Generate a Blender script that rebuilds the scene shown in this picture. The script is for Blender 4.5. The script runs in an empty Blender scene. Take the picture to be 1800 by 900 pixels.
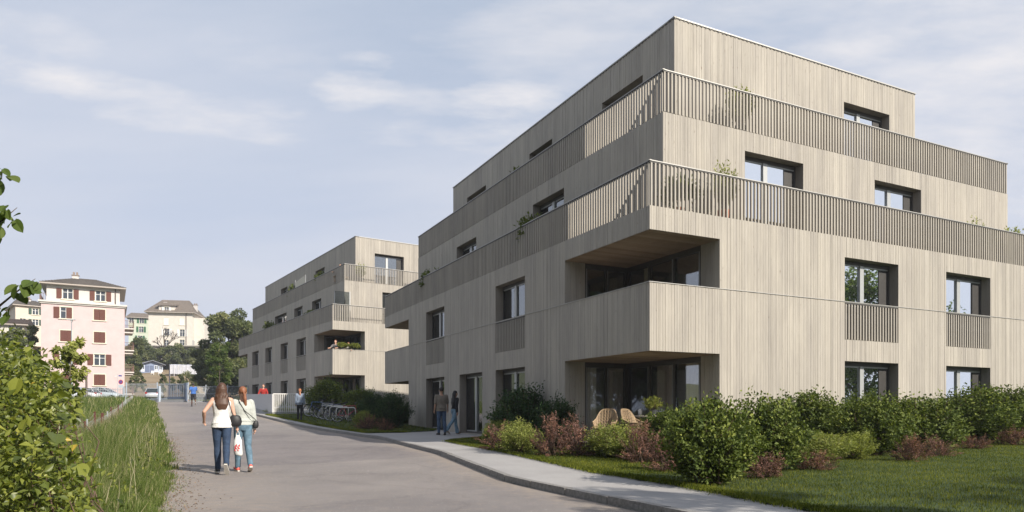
import bpy, bmesh, math, random
import numpy as np
from mathutils import Vector, Matrix
R = math.radians
sc = bpy.context.scene
COL = sc.collection
# ------------------------------------------------------------------ camera, sun, sky, exposure
FPX, HOR, EYE = 1228.0, 723.0, 1.2
cam = bpy.data.cameras.new('camera'); co = bpy.data.objects.new('camera', cam); COL.objects.link(co)
co.location = (0, 0, EYE); co.rotation_euler = (R(90), 0, 0)
cam.sensor_width = 36; cam.lens = FPX / 1800 * 36; cam.shift_y = (HOR - 450) / 1800
cam.clip_start = .05; cam.clip_end = 6000
sc.camera = co
SUN_EL = R(33.5)
SDIR = Vector((.773, -.634, 0)).normalized() * math.cos(SUN_EL) + Vector((0, 0, math.sin(SUN_EL)))
sl = bpy.data.lights.new('sun', 'SUN'); sl.energy = 5.0; sl.angle = R(.6); sl.color = (1, .925, .81)
so = bpy.data.objects.new('sun', sl); COL.objects.link(so)
so.rotation_euler = SDIR.to_track_quat('Z', 'Y').to_euler(); so.location = (30, -25, 30)
W = bpy.data.worlds.new('World'); sc.world = W; W.use_nodes = True
def build_world():
    nt = W.node_tree; N = nt.nodes; L = nt.links; N.clear()
    out = N.new('ShaderNodeOutputWorld'); bg = N.new('ShaderNodeBackground'); bg.inputs[1].default_value = .089
    sky = N.new('ShaderNodeTexSky'); sky.sky_type = 'NISHITA'; sky.sun_disc = False
    sky.sun_elevation = SUN_EL; sky.sun_rotation = math.atan2(SDIR.x, SDIR.y)
    sky.air_density = 1.0; sky.dust_density = 2.0; sky.ozone_density = 2.0
    tc = N.new('ShaderNodeTexCoord')
    nrm = N.new('ShaderNodeVectorMath'); nrm.operation = 'NORMALIZE'; L.new(tc.outputs['Generated'], nrm.inputs[0])
    sep = N.new('ShaderNodeSeparateXYZ'); L.new(nrm.outputs[0], sep.inputs[0])
    def M(op, a, b=None, c=None, clamp=False):
        n = N.new('ShaderNodeMath'); n.operation = op; n.use_clamp = clamp
        for i, x in enumerate((a, b, c)):
            if x is None: continue
            if isinstance(x, (int, float)): n.inputs[i].default_value = x
            else: L.new(x, n.inputs[i])
        return n.outputs[0]
    z = M('MAXIMUM', sep.outputs[2], .0)
    # cloud sheet coordinates: project direction on a high plane
    dz = M('ADD', z, .28)
    cx = M('DIVIDE', sep.outputs[0], dz); cy = M('DIVIDE', sep.outputs[1], dz)
    cmb = N.new('ShaderNodeCombineXYZ'); L.new(cx, cmb.inputs[0]); L.new(cy, cmb.inputs[1]); L.new(M('MULTIPLY', z, 2.2), cmb.inputs[2])
    def noise(scale, det, rough, off=0, dist=0):
        mp = N.new('ShaderNodeMapping'); mp.inputs['Location'].default_value = (off, off * .7, off * .3)
        mp.inputs['Scale'].default_value = (.55, 1.25, 1)
        L.new(cmb.outputs[0], mp.inputs[0])
        n = N.new('ShaderNodeTexNoise'); n.inputs['Scale'].default_value = scale; n.inputs['Detail'].default_value = det
        n.inputs['Roughness'].default_value = rough; n.inputs['Distortion'].default_value = dist
        L.new(mp.outputs[0], n.inputs['Vector']); return n.outputs[0]
    n1 = noise(1.5, 7, .55, 3.1, .3); n2 = noise(6, 8, .62, 9.2)
    thin = M('MULTIPLY_ADD', n1, 1.9, -.36, True)                # thin veil
    az = M('ARCTAN2', sep.outputs[0], sep.outputs[1]); el = M('ARCSINE', sep.outputs[2])
    puff = None
    def blob(px, py, wx, wy, s):
        nonlocal puff
        kx = (px - 900) / FPX; kz = (HOR - py) / FPX
        a0 = math.atan(kx); e0 = math.atan(kz / math.sqrt(1 + kx * kx))
        sa = wx / FPX * math.cos(a0) ** 2; se = wy / FPX * math.cos(a0)
        dx = M('DIVIDE', M('SUBTRACT', az, a0), sa); dy = M('DIVIDE', M('SUBTRACT', el, e0), se)
        d = M('ADD', M('MULTIPLY', dx, dx), M('MULTIPLY', dy, dy))
        v = M('SUBTRACT', M('MULTIPLY_ADD', n2, 5.0, -1.75), d)
        v = M('MULTIPLY', M('MULTIPLY', v, .6, None, True), min(1, s * 1.35))
        puff = v if puff is None else M('MAXIMUM', puff, v)
    blob(635, 168, 115, 58, .8); blob(720, 200, 190, 55, .5); blob(880, 198, 140, 62, .7); blob(960, 225, 200, 60, .45); blob(300, 190, 270, 42, .6)
    blob(1700, 150, 330, 260, .6); blob(960, 70, 240, 80, .35); blob(1250, 20, 330, 60, .4); blob(90, 70, 150, 40, .45); blob(60, 125, 190, 52, .75); blob(480, 120, 200, 40, .25); blob(480, 190, 110, 22, .5); blob(820, 235, 150, 30, .5); blob(40, 60, 110, 40, .3)
    for k in range(7):                                           # the same broken bank goes on round the sky
        blob_az = 1.1 + k * .72
        dx = M('DIVIDE', M('SUBTRACT', az, blob_az if blob_az < 3.14 else blob_az - 6.283), .17); dy = M('DIVIDE', M('SUBTRACT', el, .38 + .03 * (k % 3)), .035)
        v = M('MULTIPLY', M('MULTIPLY', M('SUBTRACT', M('MULTIPLY_ADD', n2, 3.2, -.75), M('ADD', M('MULTIPLY', dx, dx), M('MULTIPLY', dy, dy))), .75, None, True), .6)
        puff = M('MAXIMUM', puff, v)
    def mix(f, a, b):
        n = N.new('ShaderNodeMix'); n.data_type = 'RGBA'
        for s, x in ((n.inputs[0], f), (n.inputs[6], a), (n.inputs[7], b)):
            if isinstance(x, (int, float)): s.default_value = x
            elif isinstance(x, tuple): s.default_value = (*x, 1)
            else: L.new(x, s)
        return n.outputs[2]
    base = mix(.68, sky.outputs[0], (3.9, 4.9, 6.4))
    hz = M('SUBTRACT', 1.0, M('DIVIDE', z, .5), None, True)      # pale lavender haze towards the horizon
    base = mix(M('MULTIPLY', hz, .9), base, (6.2, 6.4, 7.5))
    base = mix(M('MULTIPLY', thin, .9), base, (6.3, 6.5, 7.2))
    base = mix(puff, base, (7.7, 7.5, 7.6))
    L.new(base, bg.inputs[0]); L.new(bg.outputs[0], out.inputs[0])
build_world()
sc.view_settings.view_transform = 'Standard'; sc.view_settings.look = 'None'
sc.view_settings.exposure = 0.40; sc.view_settings.gamma = 1
sc.cycles.max_bounces = 6; sc.cycles.transparent_max_bounces = 8; sc.cycles.caustics_reflective = False; sc.cycles.caustics_refractive = False

# ------------------------------------------------------------------ materials
def new_mat(name):
    m = bpy.data.materials.new(name); m.use_nodes = True
    nt = m.node_tree; return m, nt, nt.nodes, nt.links, nt.nodes['Principled BSDF']
def ramp(N, stops):
    r = N.new('ShaderNodeValToRGB'); e = r.color_ramp.elements
    e[0].position = stops[0][0]; e[0].color = (*stops[0][1], 1)
    e[1].position = stops[-1][0]; e[1].color = (*stops[-1][1], 1)
    for p, c in stops[1:-1]:
        x = e.new(p); x.color = (*c, 1)
    return r
def mulmix(N, L, a, b, fac=1.0, typ='MULTIPLY'):
    n = N.new('ShaderNodeMix'); n.data_type = 'RGBA'; n.blend_type = typ
    if isinstance(fac, float): n.inputs[0].default_value = fac
    else: L.new(fac, n.inputs[0])
    for s, x in ((n.inputs[6], a), (n.inputs[7], b)):
        if isinstance(x, tuple): s.default_value = (*x, 1)
        else: L.new(x, s)
    return n.outputs[2]
def noise(N, L, scale, detail=4, rough=.55, vec=None, vscale=None, coord='Object'):
    tc = N.new('ShaderNodeTexCoord'); mp = N.new('ShaderNodeMapping')
    L.new(tc.outputs[coord], mp.inputs[0])
    if vscale: mp.inputs['Scale'].default_value = vscale
    n = N.new('ShaderNodeTexNoise'); n.inputs['Scale'].default_value = scale
    n.inputs['Detail'].default_value = detail; n.inputs['Roughness'].default_value = rough
    L.new(mp.outputs[0], n.inputs['Vector']); return n
def attr(N, name='tone'):
    a = N.new('ShaderNodeAttribute'); a.attribute_name = name; return a
def bump(N, L, p, h, strength=.3, dist=.02):
    b = N.new('ShaderNodeBump'); b.inputs['Strength'].default_value = strength; b.inputs['Distance'].default_value = dist
    L.new(h, b.inputs['Height']); L.new(b.outputs[0], p.inputs['Normal'])
def plain(name, col, rough=.6, metal=0, var=.15, nscale=8, bmp=0, vscale=None):
    m, nt, N, L, p = new_mat(name)
    n = noise(N, L, nscale, 4, .6, vscale=vscale)
    lo = tuple(c * (1 - var) for c in col); hi = tuple(min(1, c * (1 + var)) for c in col)
    r = ramp(N, [(.3, lo), (.7, hi)]); L.new(n.outputs[0], r.inputs[0]); L.new(r.outputs[0], p.inputs['Base Color'])
    p.inputs['Roughness'].default_value = rough; p.inputs['Metallic'].default_value = metal
    if bmp: bump(N, L, p, n.outputs[0], bmp)
    return m
def wood_mat(name, lo, mid, hi, stain=.35):
    m, nt, N, L, p = new_mat(name)
    a = attr(N); r = ramp(N, [(0, lo), (.5, mid), (1, hi)]); L.new(a.outputs['Fac'], r.inputs[0])
    g = noise(N, L, 1.0, 6, .65, vscale=(55, 55, 2.2)); gr = ramp(N, [(.3, (.84, .83, .82)), (.65, (1.07, 1.07, 1.07))]); L.new(g.outputs[0], gr.inputs[0])
    c = mulmix(N, L, r.outputs[0], gr.outputs[0], .75)
    k = noise(N, L, 1.0, 2, .5, vscale=(22, 22, 7)); kr = ramp(N, [(.70, (1, 1, 1)), (.77, (.45, .38, .33))]); L.new(k.outputs[0], kr.inputs[0])
    c = mulmix(N, L, c, kr.outputs[0], .8)
    s = noise(N, L, 1.0, 5, .6, vscale=(1.4, 1.4, .35)); sr = ramp(N, [(.32, (.80, .79, .80)), (.62, (1.06, 1.05, 1.03))]); L.new(s.outputs[0], sr.inputs[0])
    c = mulmix(N, L, c, sr.outputs[0], stain * 2 if stain < .5 else 1.0)
    w = noise(N, L, 1.0, 5, .7, vscale=(7, 7, .22)); wr = ramp(N, [(.35, (.86, .86, .87)), (.55, (1.02, 1.02, 1.01)), (.75, (1.05, 1.04, 1.02))]); L.new(w.outputs[0], wr.inputs[0])
    c = mulmix(N, L, c, wr.outputs[0], .8)                                         # run-off streaks
    L.new(c, p.inputs['Base Color']); p.inputs['Roughness'].default_value = .75
    p.inputs['Specular IOR Level'].default_value = .25
    bump(N, L, p, g.outputs[0], .25, .01)
    return m
M = {}
M['wood'] = wood_mat('weathered_boards', (.385, .358, .318), (.413, .384, .342), (.437, .408, .365))
M['wood_dark'] = plain('board_joint', (.14, .125, .105), .9)
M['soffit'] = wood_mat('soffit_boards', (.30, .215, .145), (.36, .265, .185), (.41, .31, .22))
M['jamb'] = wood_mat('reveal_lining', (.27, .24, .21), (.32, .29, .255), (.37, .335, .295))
M['cap'] = plain('aluminium_cap', (.40, .39, .37), .5, .4, .05)
M['frame_dark'] = plain('window_frame_dark', (.085, .08, .077), .45, .2, .05)
M['frame_light'] = plain('window_frame_light', (.42, .43, .43), .4, .3, .05)
M['panel_dark'] = plain('shading_panel', (.035, .032, .03), .6)
M['interior'] = plain('interior_plaster', (.48, .45, .40), .9)
M['roofing'] = plain('roof_gravel', (.28, .27, .26), .95, 0, .3, 40)
M['concrete'] = plain('concrete', (.36, .36, .36), .85, 0, .12, 5, .1)
M['deck'] = plain('terrace_deck', (.30, .27, .23), .8, 0, .2, 6, 0, (1, 14, 1))
def glass_mat(name, base=.20, mul=.8, tr=(.62, .66, .66)):
    m, nt, N, L, p = new_mat(name); N.remove(p); out = N['Material Output']
    g = N.new('ShaderNodeBsdfGlossy'); g.inputs['Roughness'].default_value = .015; g.inputs['Color'].default_value = (.86, .9, .94, 1)
    t = N.new('ShaderNodeBsdfTransparent'); t.inputs[0].default_value = (*tr, 1)
    lw = N.new('ShaderNodeLayerWeight'); lw.inputs[0].default_value = .5
    f = N.new('ShaderNodeMath'); f.operation = 'MULTIPLY_ADD'; f.inputs[1].default_value = mul; f.inputs[2].default_value = base; f.use_clamp = True
    L.new(lw.outputs['Fresnel'], f.inputs[0])
    mx = N.new('ShaderNodeMixShader'); L.new(f.outputs[0], mx.inputs[0]); L.new(t.outputs[0], mx.inputs[1]); L.new(g.outputs[0], mx.inputs[2])
    L.new(mx.outputs[0], out.inputs[0])
    return m
M['glass'] = glass_mat('window_glass'); M['glass_clear'] = glass_mat('loggia_glass', .02, .4, (.97, .97, .97))
M['curtain'] = plain('curtain_fabric', (.88, .85, .76), .9, 0, .08)
M['curtain_dark'] = plain('curtain_fabric_dark', (.60, .52, .48), .9, 0, .08)
def road_mat():
    m, nt, N, L, p = new_mat('road_asphalt')
    n1 = noise(N, L, 70, 5, .8); n2 = noise(N, L, .35, 5, .6); n3 = noise(N, L, 1.0, 5, .7, vscale=(1.3, .5, 1))
    r1 = ramp(N, [(.3, (.13, .121, .117)), (.52, (.222, .205, .20)), (.72, (.36, .335, .32))]); L.new(n1.outputs[0], r1.inputs[0])
    r2 = ramp(N, [(.35, (.84, .83, .83)), (.65, (1.1, 1.08, 1.06))]); L.new(n2.outputs[0], r2.inputs[0])
    r3 = ramp(N, [(.38, (.94, .94, .95)), (.6, (1.03, 1.03, 1.02))]); L.new(n3.outputs[0], r3.inputs[0])
    c = mulmix(N, L, r1.outputs[0], r2.outputs[0]); c = mulmix(N, L, c, r3.outputs[0])
    sp = noise(N, L, 28, 2, .5); spr = ramp(N, [(.69, (0, 0, 0)), (.74, (1, 1, 1))]); L.new(sp.outputs[0], spr.inputs[0])
    c = mulmix(N, L, c, (.52, .50, .47), spr.outputs[0], 'MIX')                    # pale chippings
    tc = N.new('ShaderNodeTexCoord'); dn = noise(N, L, 1.3, 4, .6); ad = N.new('ShaderNodeVectorMath'); ad.operation = 'MULTIPLY_ADD'
    L.new(dn.outputs['Color'], ad.inputs[0]); ad.inputs[1].default_value = (1.1, 1.1, 0); L.new(tc.outputs['Object'], ad.inputs[2])
    vo = N.new('ShaderNodeTexVoronoi'); vo.feature = 'DISTANCE_TO_EDGE'; vo.inputs['Scale'].default_value = .28; L.new(ad.outputs[0], vo.inputs['Vector'])
    vr = ramp(N, [(.0, (.62, .6, .6)), (.012, (1, 1, 1))]); L.new(vo.outputs['Distance'], vr.inputs[0]); c = mulmix(N, L, c, vr.outputs[0], .3)   # hairline cracks
    v2 = N.new('ShaderNodeTexVoronoi'); v2.inputs['Scale'].default_value = .16; L.new(ad.outputs[0], v2.inputs['Vector'])
    sx = N.new('ShaderNodeSeparateXYZ'); L.new(v2.outputs['Color'], sx.inputs[0]); pr = ramp(N, [(.1, (.90, .89, .92)), (.5, (1, 1, 1)), (.9, (1.07, 1.06, 1.05))]); L.new(sx.outputs[0], pr.inputs[0]); c = mulmix(N, L, c, pr.outputs[0])
    # gritty, sandy wear along both edges (attribute edge: 0 middle, 1 edge)
    a = attr(N, 'edge'); n4 = noise(N, L, 6, 6, .7)
    f = N.new('ShaderNodeMath'); f.operation = 'MULTIPLY_ADD'; f.inputs[1].default_value = 2.2; f.inputs[2].default_value = -1.15
    L.new(n4.outputs[0], f.inputs[0]); s = N.new('ShaderNodeMath'); s.operation = 'ADD'; s.use_clamp = True
    L.new(f.outputs[0], s.inputs[0]); L.new(a.outputs['Fac'], s.inputs[1])
    c = mulmix(N, L, c, (.30, .25, .205), s.outputs[0], 'MIX')
    L.new(c, p.inputs['Base Color']); p.inputs['Roughness'].default_value = .82; p.inputs['Specular IOR Level'].default_value = .3
    bump(N, L, p, n1.outputs[0], .5, .008)
    return m
M['road'] = road_mat()
def pave_mat():
    m, nt, N, L, p = new_mat('pavement_asphalt')
    n1 = noise(N, L, 160, 3, .7); n2 = noise(N, L, .7, 6, .65)
    r1 = ramp(N, [(.3, (.28, .27, .268)), (.7, (.38, .368, .36))]); L.new(n1.outputs[0], r1.inputs[0])
    r2 = ramp(N, [(.3, (.88, .87, .87)), (.65, (1.06, 1.06, 1.05))]); L.new(n2.outputs[0], r2.inputs[0])
    c = mulmix(N, L, r1.outputs[0], r2.outputs[0]); L.new(c, p.inputs['Base Color']); p.inputs['Roughness'].default_value = .85
    bump(N, L, p, n1.outputs[0], .3, .005); return m
M['pave'] = pave_mat()
M['kerb'] = plain('kerb_granite', (.22, .21, .20), .8, 0, .3, 18, .3)
def ground_mat(name, cols, s=1.2):
    m, nt, N, L, p = new_mat(name)
    n1 = noise(N, L, s, 8, .7); r = ramp(N, cols); L.new(n1.outputs[0], r.inputs[0])
    n2 = noise(N, L, 35, 4, .7); r2 = ramp(N, [(.3, (.6, .6, .6)), (.7, (1.25, 1.25, 1.2))]); L.new(n2.outputs[0], r2.inputs[0])
    L.new(mulmix(N, L, r.outputs[0], r2.outputs[0]), p.inputs['Base Color']); p.inputs['Roughness'].default_value = .95
    bump(N, L, p, n2.outputs[0], .6, .05); return m
M['lawn'] = ground_mat('lawn_soil', [(.3, (.028, .05, .012)), (.7, (.05, .085, .02))])
M['verge'] = ground_mat('verge_soil', [(.3, (.045, .06, .02)), (.55, (.09, .10, .04)), (.75, (.16, .13, .08))], 2.0)
M['earth'] = ground_mat('garden_earth', [(.3, (.20, .145, .085)), (.6, (.30, .225, .14)), (.75, (.14, .16, .06))], .12)
def leaf_mat(name, stops, trans=.35, rough=.55, spec=.14):
    m, nt, N, L, p = new_mat(name)
    a = attr(N); r = ramp(N, stops); L.new(a.outputs['Fac'], r.inputs[0])
    L.new(r.outputs[0], p.inputs['Base Color']); p.inputs['Roughness'].default_value = rough; p.inputs['Specular IOR Level'].default_value = spec
    t = N.new('ShaderNodeBsdfTranslucent'); c = mulmix(N, L, r.outputs[0], (1.5, 1.6, .7)); L.new(c, t.inputs[0])
    mx = N.new('ShaderNodeMixShader'); mx.inputs[0].default_value = trans
    L.new(p.outputs[0], mx.inputs[1]); L.new(t.outputs[0], mx.inputs[2]); L.new(mx.outputs[0], N['Material Output'].inputs[0]); return m
M['leaf_green'] = leaf_mat('leaf_green', [(0, (.045, .07, .016)), (.55, (.125, .16, .036)), (1, (.29, .32, .075))], .2)
M['leaf_dark'] = leaf_mat('leaf_dark', [(0, (.03, .06, .028)), (.6, (.055, .095, .038)), (1, (.11, .15, .055))], .2)
M['leaf_lime'] = leaf_mat('leaf_lime', [(0, (.15, .18, .05)), (.6, (.28, .30, .09)), (1, (.44, .44, .15))])
M['leaf_red'] = leaf_mat('leaf_barberry', [(0, (.07, .045, .042)), (.5, (.19, .105, .09)), (.8, (.38, .20, .16)), (1, (.62, .34, .25))], .25)
M['leaf_hedge'] = leaf_mat('leaf_hedge', [(0, (.04, .06, .014)), (.45, (.12, .15, .028)), (.85, (.26, .28, .05)), (.97, (.36, .35, .08)), (1, (.45, .33, .05))], .35, .4, .4)
M['leaf_tree'] = leaf_mat('leaf_tree', [(0, (.07, .09, .045)), (.6, (.15, .17, .075)), (1, (.28, .28, .14))])
M['leaf_maple'] = leaf_mat('leaf_maple', [(0, (.06, .10, .025)), (.6, (.10, .14, .035)), (1, (.16, .19, .06))])
M['grass'] = leaf_mat('grass_blades', [(0, (.055, .085, .022)), (.55, (.115, .16, .042)), (.88, (.20, .23, .075)), (1, (.44, .38, .24))], .35, .7, .06)
M['grass_lawn'] = leaf_mat('lawn_blades', [(0, (.04, .055, .01)), (.5, (.115, .138, .022)), (1, (.28, .275, .048))], .3, .7, .04)
M['seed'] = leaf_mat('seed_heads', [(0, (.16, .15, .08)), (1, (.46, .40, .28))], .2, .7, .06)
M['bark'] = plain('bark', (.10, .08, .06), .95, 0, .35, 20, .4)
M['twig'] = plain('twigs', (.11, .07, .05), .9, 0, .3, 20)
M['pot_terracotta'] = plain('terracotta', (.45, .14, .07), .8)
M['pot_dark'] = plain('pot_dark_grey', (.05, .055, .06), .5)
def C_(name, col, rough=.8, var=.1, ns=12, metal=0, bmp=0):
    if name not in M: M[name] = plain(name, col, rough, metal, var, ns, bmp)
    return M[name]

# ------------------------------------------------------------------ mesh helpers
class MB:
    def __init__(s): s.v = []; s.f = []; s.t = []
    def add(s, vs, fs, tone=.5):
        o = len(s.v); s.v += [tuple(p) for p in vs]
        for f in fs: s.f.append(tuple(o + i for i in f)); s.t.append(tone)
        return s
    def box(s, x0, x1, y0, y1, z0, z1, tone=.5, fn=None):
        vs = [(x, y, z) for z in (z0, z1) for y in (y0, y1) for x in (x0, x1)]
        if fn: vs = [fn(*p) for p in vs]
        return s.add(vs, [(0, 2, 3, 1), (4, 5, 7, 6), (0, 1, 5, 4), (1, 3, 7, 5), (3, 2, 6, 7), (2, 0, 4, 6)], tone)
    def quad(s, a, b, c, d, tone=.5): return s.add([a, b, c, d], [(0, 1, 2, 3)], tone)
    def tube(s, pts, rad, n=8, tone=.5, squash=None, cap=True):
        pts = [Vector(p) for p in pts]
        if not hasattr(rad, '__len__'): rad = [rad] * len(pts)
        o = len(s.v); ref = None
        for i, p in enumerate(pts):
            d = (pts[min(i + 1, len(pts) - 1)] - pts[max(i - 1, 0)])
            d = d.normalized() if d.length > 1e-9 else Vector((0, 0, 1))
            if ref is None: ref = Vector((1, 0, 0)) if abs(d.x) < .8 else Vector((0, 1, 0))
            a = (ref - d * ref.dot(d)).normalized(); b = d.cross(a); ref = a
            r = rad[i]; rx, ry = r if isinstance(r, tuple) else (r, r)
            for k in range(n):
                t = 2 * math.pi * k / n; s.v.append(tuple(p + a * math.cos(t) * rx + b * math.sin(t) * ry))
        for i in range(len(pts) - 1):
            for k in range(n):
                k2 = (k + 1) % n; s.f.append((o + i * n + k, o + i * n + k2, o + (i + 1) * n + k2, o + (i + 1) * n + k)); s.t.append(tone)
        if cap:
            s.f.append(tuple(o + k for k in range(n))[::-1]); s.t.append(tone)
            s.f.append(tuple(o + (len(pts) - 1) * n + k for k in range(n))); s.t.append(tone)
        return s
    def capsule(s, p0, p1, r0, r1, n=12, tone=.5):
        p0 = Vector(p0); p1 = Vector(p1); d = (p1 - p0); L = d.length; d = d / L if L > 1e-6 else Vector((0, 0, 1))
        pts = []; rr = []
        for a in (85, 60, 30): pts.append(p0 - d * r0 * math.sin(R(a))); rr.append(r0 * math.cos(R(a)))
        for q in (0, .5, 1): pts.append(p0.lerp(p1, q)); rr.append(r0 + (r1 - r0) * q)
        for a in (30, 60, 85): pts.append(p1 + d * r1 * math.sin(R(a))); rr.append(r1 * math.cos(R(a)))
        return s.tube(pts, rr, n, tone)
    def ball(s, c, rx, ry=None, rz=None, n=12, tone=.5):
        ry = ry or rx; rz = rz or rx; c = Vector(c); m = max(6, n // 2); o = len(s.v)
        for i in range(1, m):
            t = math.pi * i / m
            for k in range(n):
                p = 2 * math.pi * k / n
                s.v.append((c.x + rx * math.sin(t) * math.cos(p), c.y + ry * math.sin(t) * math.sin(p), c.z + rz * math.cos(t)))
        top = len(s.v); s.v.append((c.x, c.y, c.z + rz)); bot = len(s.v); s.v.append((c.x, c.y, c.z - rz))
        for i in range(m - 2):
            for k in range(n):
                k2 = (k + 1) % n; s.f.append((o + i * n + k, o + (i + 1) * n + k, o + (i + 1) * n + k2, o + i * n + k2)); s.t.append(tone)
        for k in range(n):
            k2 = (k + 1) % n; s.f.append((top, o + k, o + k2)); s.t.append(tone)
            b = o + (m - 2) * n; s.f.append((bot, b + k2, b + k)); s.t.append(tone)
        return s
    def mesh(s, name, mat, smooth=False):
        me = bpy.data.meshes.new(name); me.from_pydata(s.v, [], s.f); me.update()
        a = me.attributes.new('tone', 'FLOAT', 'FACE'); a.data.foreach_set('value', np.array(s.t, dtype=np.float32))
        if smooth: me.shade_smooth()
        if mat: me.materials.append(mat)
        return me
    def build(s, name, mat, parent=None, smooth=False, off=None):
        if off is not None: s.v = [(p[0] - off[0], p[1] - off[1], p[2] - off[2]) for p in s.v]
        return obj(name, s.mesh(name, mat, smooth), parent)
def obj(name, me, parent=None, loc=None, rot=None, kind=None):
    o = bpy.data.objects.new(name, me); COL.objects.link(o)
    if parent is not None: o.parent = parent
    if loc is not None: o.location = loc
    if rot is not None: o.rotation_euler = rot
    if kind: o['kind'] = kind
    return o
def tag(o, label=None, cat=None, group=None, kind=None):
    if label: o['label'] = label
    if cat: o['category'] = cat
    if group: o['group'] = group
    if kind: o['kind'] = kind
    return o
def thing(name, label, cat, loc=(0, 0, 0), rz=0, group=None):
    return tag(obj(name, None, None, loc, (0, 0, rz)), label, cat, group)
def copy_tree(o, parent=None):
    c = o.copy(); COL.objects.link(c); c.parent = parent
    for ch in list(o.children): copy_tree(ch, c)
    return c
def remesh(mb, name, mat, voxel, parent, smooth_it=3, lam=.5):
    me = mb.mesh('tmp', None); o = bpy.data.objects.new('tmp', me); COL.objects.link(o)
    m = o.modifiers.new('r', 'REMESH'); m.mode = 'VOXEL'; m.voxel_size = voxel
    if smooth_it:
        m2 = o.modifiers.new('s', 'SMOOTH'); m2.factor = lam; m2.iterations = smooth_it
    dg = bpy.context.evaluated_depsgraph_get(); ev = o.evaluated_get(dg)
    me2 = bpy.data.meshes.new_from_object(ev); me2.name = name
    bpy.data.objects.remove(o); bpy.data.meshes.remove(me)
    me2.materials.clear(); me2.materials.append(mat); me2.shade_smooth()
    return obj(name, me2, parent)
def np_mesh(name, V, F, mat, tone=None, k=3):
    me = bpy.data.meshes.new(name); nv = len(V); nf = len(F)
    me.vertices.add(nv); me.vertices.foreach_set('co', np.asarray(V, np.float32).ravel())
    me.loops.add(nf * k); me.loops.foreach_set('vertex_index', np.asarray(F, np.int32).ravel())
    me.polygons.add(nf); me.polygons.foreach_set('loop_start', np.arange(0, nf * k, k, dtype=np.int32))
    if tone is not None:
        a = me.attributes.new('tone', 'FLOAT', 'FACE'); a.data.foreach_set('value', np.asarray(tone, np.float32))
    me.update(calc_edges=True); me.validate()
    if mat: me.materials.append(mat)
    return me
def leaves_mesh(name, P, D, Nn, ln, wd, tone, mat, fold=.25):
    """folded rhombic leaves: P base points, D pointing directions, Nn face normals"""
    n = len(P); D = D / np.linalg.norm(D, axis=1, keepdims=True)
    S = np.cross(D, Nn); S /= np.linalg.norm(S, axis=1, keepdims=True) + 1e-9; U = np.cross(S, D)
    ln = np.broadcast_to(ln, (n,))[:, None]; wd = np.broadcast_to(wd, (n,))[:, None]
    mid = P + D * ln * .45
    V = np.stack([P, mid - S * wd / 2 + U * wd * fold, P + D * ln - U * ln * .12, mid + S * wd / 2 + U * wd * fold], 1).reshape(-1, 3)
    b = np.arange(n)[:, None] * 4
    F = np.concatenate([b + [0, 1, 2], b + [0, 2, 3]], 1).reshape(-1, 3)
    return np_mesh(name, V, F, mat, np.repeat(tone, 2))
def rnd_unit(rs, n):
    v = rs.normal(size=(n, 3)); return v / np.linalg.norm(v, axis=1, keepdims=True)

# ------------------------------------------------------------------ terrain
TY = [0, 12, 20, 26, 30, 33, 37, 42, 46, 53, 70, 88, 110, 125, 142, 160, 172, 176, 184, 195, 3000]
TZ = [0, 0, .1, .22, .32, .43, .64, .93, 1.17, 1.58, 2.2, 2.65, 3.5, 4.9, 7.3, 10.3, 11.6, 12.5, 18.4, 19, 19]
def gz(x, y): return float(np.interp(y, TY, TZ)) + .02 * min(max(x - 3, 0), 12)
def gzn(x, y): return np.interp(y, TY, TZ) + .02 * np.clip(x - 3, 0, 12)
def proj(px, Y): return ((px - 900) / FPX * Y, Y)
def gpix(px, py, off=0.0):
    """point of the ground seen at a pixel"""
    Y = 3.0
    while Y < 400:
        x = (px - 900) / FPX * Y
        if HOR - (gz(x, Y) + off - EYE) * FPX / Y <= py: break
        Y += .02
    return ((px - 900) / FPX * Y, Y, gz((px - 900) / FPX * Y, Y) + off)
def sheet(name, xs, ys, off, mat, kind='structure', inside=None, edge=None):
    X, Y = np.meshgrid(xs, ys); Z = gzn(X, Y) + off
    V = np.stack([X, Y, Z], -1).reshape(-1, 3); nx = len(xs)
    i, j = np.meshgrid(np.arange(len(xs) - 1), np.arange(len(ys) - 1)); b = (j * nx + i).ravel()
    F = np.stack([b, b + 1, b + nx + 1, b + nx], 1)
    if inside is not None:
        c = V[F].mean(1); F = F[inside(c[:, 0], c[:, 1])]
    o = obj(name, np_mesh(name, V, F, mat, k=4)); o['kind'] = kind; return o
def in_poly(poly):
    P = np.array(poly)
    def f(x, y):
        r = np.zeros(np.shape(x), bool); j = len(P) - 1
        for i in range(len(P)):
            c = ((P[i, 1] > y) != (P[j, 1] > y)) & (x < (P[j, 0] - P[i, 0]) * (y - P[i, 1]) / (P[j, 1] - P[i, 1] + 1e-12) + P[i, 0])
            r ^= c; j = i
        return r
    return f
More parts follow.
